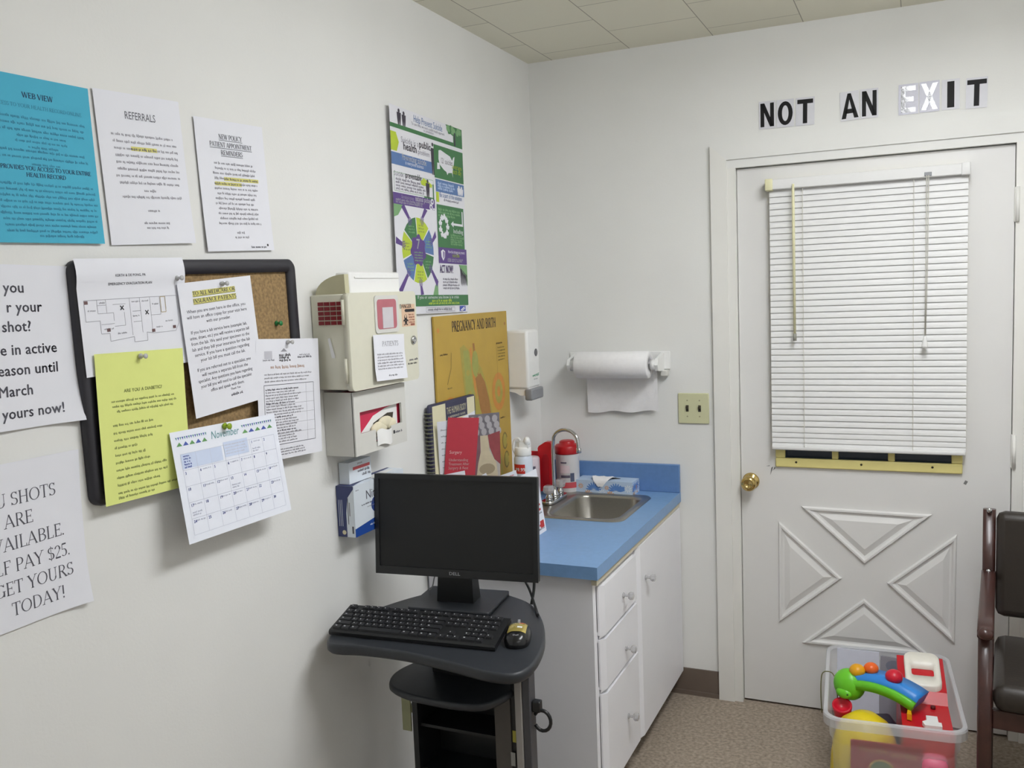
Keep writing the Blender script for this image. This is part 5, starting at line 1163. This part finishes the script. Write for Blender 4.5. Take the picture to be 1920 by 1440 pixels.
for (u, yy, m_, r_) in ((.08, -.008, YLP, .028), (.22, .020, ORP, .026), (.60, .005, CRP, .030)):
    k = int(u*N); x, z, ca, sa = sec[k]
    kk = MB(); kk.ball((x+ca*.040, yy, z+sa*.040), r_*.86, 1, 1, .85); kk.cyl((x+ca*.018, yy, z+sa*.026), .012, .012); kk.build('knob', m_, tt_)
# red rescue toy with a white handle
rt_ = thing('handled_toy', 'red plastic toy with a white carrying handle at the right of the bin', 'toy', (1.408, -.395, .04), R(4))
rb_ = MB(); prof = [(.17, .15), (.17, .300), (.165, .304), (.02, .253), (-.012, .225), (-.19, .212), (-.195, .06), (-.19, 0), (.17, 0)]
rb_.prism(prof[::-1], -.072, .064, 'x'); rb_ = rb_.build('toy_body', RED, rt_)
hm = MB(); o_ = rrect(-.052, .02, .052, .165, .024, 5); i_ = rrect(-.033, .062, .033, .110, .008, 5); n = len(o_)
sl_ = lambda y: .256+.35*(y-.02)
R1 = [[hm._v((a, b, sl_(b)+h)) for a, b in pts] for pts, h in ((o_, -.003), (o_, .011), ([(a*.94, .0925+(b-.0925)*.96) for a, b in o_], .015), (i_, .014), (i_, -.002))]
for a, b in zip(R1, R1[1:]):
    for k in range(n): hm.face((a[k], a[(k+1) % n], b[(k+1) % n], b[k]), True)
hm.build('carrying_handle', mat('cream_white_plastic', (238, 234, 222), .35, noise=.02), rt_)
MB().cyl((.02, -.035, .220), .007, .012, 'z', 12).build('button', mat('dark_red_button', (90, 10, 16), .4, noise=.03), rt_)
MB().prism([(-.012, -.165), (.034, -.165), (.034, -.14), (.026, -.138), (.026, -.10), (-.005, -.10), (-.005, -.13), (-.018, -.142)], .218, .230, 'z').build('white_lever', WHITEP, rt_)
for yy in (-.11, -.02): MB().prism([(-.058, yy-.012), (-.045, yy-.016), (-.045, yy+.012), (-.055, yy+.016)], .220, .238, 'z').build('side_stud', YLP, rt_)
# yellow bowl upside down, cup, books, pink block, cord
def in_bin(name, label, mb, m, loc, rz=0, cat='toy', rx=0, ry=0):
    o = mb.build(name, m); o.location = loc; o.rotation_euler = (rx, ry, rz); return tag(o, label, cat)
in_bin('toy_bowl', 'yellow upturned bowl toy at the front left of the bin', MB().lathe([(.098, .0), (.101, .004), (.098, .06), (.088, .12), (.070, .165), (.035, .192), (0, .198)], seg=32), YP, (1.240, -.500, .055))
in_bin('toy_cup', 'dark red toy cup at the left end of the bin', MB().lathe([(.022, 0), (.026, .06), (.030, .085), (.030, .092), (.024, .092), (.022, .075), (0, .072)], seg=20), CRP, (1.170, -.395, .155), rx=R(25))
in_bin('toy_block', 'pink rounded block low at the front right of the bin', MB().box(-.036, -.03, 0, .036, .03, .115, .02), mat('pink_plastic', (236, 122, 150), .4, noise=.03), (1.432, -.5985, .085), R(3))
in_bin('toy_block', 'navy toy block deep in the middle of the bin', MB().box(-.04, -.05, 0, .04, .05, .16, .01), mat('navy_plastic', (44, 48, 84), .4, noise=.05), (1.285, -.395, .03), R(20))
bkm = mat('maroon_book', (160, 30, 44), .5, noise=.04)
bk = thing('picture_book', 'dark red picture book standing against the front wall of the bin', 'book', (1.304, -.6075, .02), R(3.8))
MB().box(-.098, -.004, 0, .098, .004, .198, .001).build('cover', bkm, bk)
s = Sheet(.196, .198, [bkm]); GOLD = mat('gold_print', (206, 170, 90), .5, noise=.04)
s.text('Five Little', .062, .030, .021, GOLD, 'c', fit=.075, skew=.1); s.text('and a Boat', .145, .036, .021, GOLD, 'c', fit=.07, skew=.1)
s.disc(.085, .075, .034, GOLD, .026); s.disc(.085, .077, .029, mat('green_picture', (96, 128, 84), .5, noise=.2), .022)
o = s.build('cover_print', bk); o.matrix_local = Matrix.Translation((0, -.0043, .099)) @ Matrix.Rotation(R(90), 4, 'X')
wb = thing('picture_book', 'pale paper booklet standing at the back left of the bin', 'book', (1.200, -.136, .07), R(2)); wb.rotation_euler = (R(-9), 0, R(2))
MB().box(-.068, -.003, 0, .068, .003, .225).build('cover', mat('pale_blue_paper', (214, 218, 232), .6, noise=.02), wb)
gm = thing('picture_book', 'grey and pink picture booklet behind the red toy handle', 'book', (1.318, -.140, .07)); gm.rotation_euler = (R(-9), 0, R(-6))
MB().box(-.05, -.003, 0, .05, .003, .215).build('cover', mat('grey_paper', (150, 150, 160), .5, noise=.1, nscale=12), gm)
s = Sheet(.1, .215, [mat('grey_paper', (150, 150, 160))]); s.disc(.045, .03, .028, mat('slate_picture', (120, 124, 140), .5), .02); s.poly([(.01, .05), (.1, .04), (.1, .1), (.03, .11)], mat('dusty_pink_picture', (186, 152, 158), .5, noise=.05)); s.poly([(.06, 0), (.1, 0), (.1, .03)], mat('dark_picture', (60, 50, 56), .5))
o = s.build('cover_print', gm); o.matrix_local = Matrix.Translation((0, -.0034, .1075)) @ Matrix.Rotation(R(90), 4, 'X')
cable('cord', 'thin olive cord looped over the left rim of the bin', [(1.155, -.40, .20), (1.150, -.375, .27), (1.137, -.352, .300), (1.118, -.350, .306), (1.104, -.352, .298), (1.100, -.356, .27), (1.100, -.36, .22), (1.103, -.364, .17)], .0018, mat('olive_cord', (110, 108, 70), .7, noise=.1), 'cord')

# ================================================================ armchair at the right edge
ch = thing('armchair', 'brown vinyl armchair with a dark wood frame at the right edge', 'armchair', (1.835, -.480, 0), R(-4.6))
WOODM = mat('mahogany_wood', (64, 36, 31), .35, noise=.25, nscale=18, coat=.25); VIN = mat('brown_vinyl', (46, 40, 35), .4, noise=.06, nscale=30, bump=.15, bscale=120)
def bar(mb, p, q, w_, h_):          # squared bar with rounded corners between two points
    p, q = Vector(p), Vector(q); d_ = (q-p).normalized(); sx_ = Vector((1, 0, 0)); sy_ = d_.cross(sx_).normalized(); sh = rrect(-w_/2, -h_/2, w_/2, h_/2, min(w_, h_)*.3, 3); rg = []
    for c_ in (p, q): rg.append([mb._v(c_+sx_*a+sy_*b) for a, b in sh])
    n = len(sh)
    for k in range(n): mb.face((rg[0][k], rg[0][(k+1) % n], rg[1][(k+1) % n], rg[1][k]), True)
    mb.face(rg[0][::-1]); mb.face(rg[1])
for sx_ in (-1, 1):
    x = sx_*.265
    f = MB(); bar(f, (x, .205, .44), (x, .235, .845), .036, .034); bar(f, (x, .235, .001), (x, .205, .44), .036, .036); f.build('rear_leg', WOODM, ch)
    f = MB(); bar(f, (x, -.205, .001), (x, -.205, .605), .036, .038); f.build('front_leg', WOODM, ch)
    f = MB(); pts = bez([(x, .212, .645), (x, .05, .636), (x, -.12, .628), (x, -.20, .622), (x, -.232, .608)], 5)
    sh = rrect(-.020, -.013, .020, .013, .006, 3); rg = [[f._v(p+Vector((a_, 0, b_))) for a_, b_ in sh] for p in pts]
    for a, b in zip(rg, rg[1:]):
        for k in range(len(sh)): f.face((a[k], a[(k+1) % len(sh)], b[(k+1) % len(sh)], b[k]), True)
    f.face(rg[0][::-1]); f.face(rg[-1])
    f.ball((x, -.230, .610), .021, .95, .9, .8); f.build('armrest', WOODM, ch)
    f = MB(); bar(f, (x, -.19, .36), (x, .2, .36), .024, .05); f.build('side_rail', WOODM, ch)
    f = MB()
    for q_ in ((x, .2125, .845), (x, .2, .655)): f.ball(q_, .008, 1, .6, 1, 10, 6)
    f.build('bolt_cap', CHROME, ch)
for y_ in (-.205, .195): MB().box(-.247, y_, .335, .247, y_+.02, .39, .004).build('cross_rail', WOODM, ch)
MB().box(-.2455, -.235, .392, .2455, .20, .468, .028).build('seat', VIN, ch)
bk_ = MB(); bk_.T = Matrix.Translation((0, .205, .52)) @ Matrix.Rotation(R(-4), 4, 'X'); bk_.box(-.2455, -.035, 0, .2455, .025, .325, .024); bk_.build('backrest', VIN, ch)
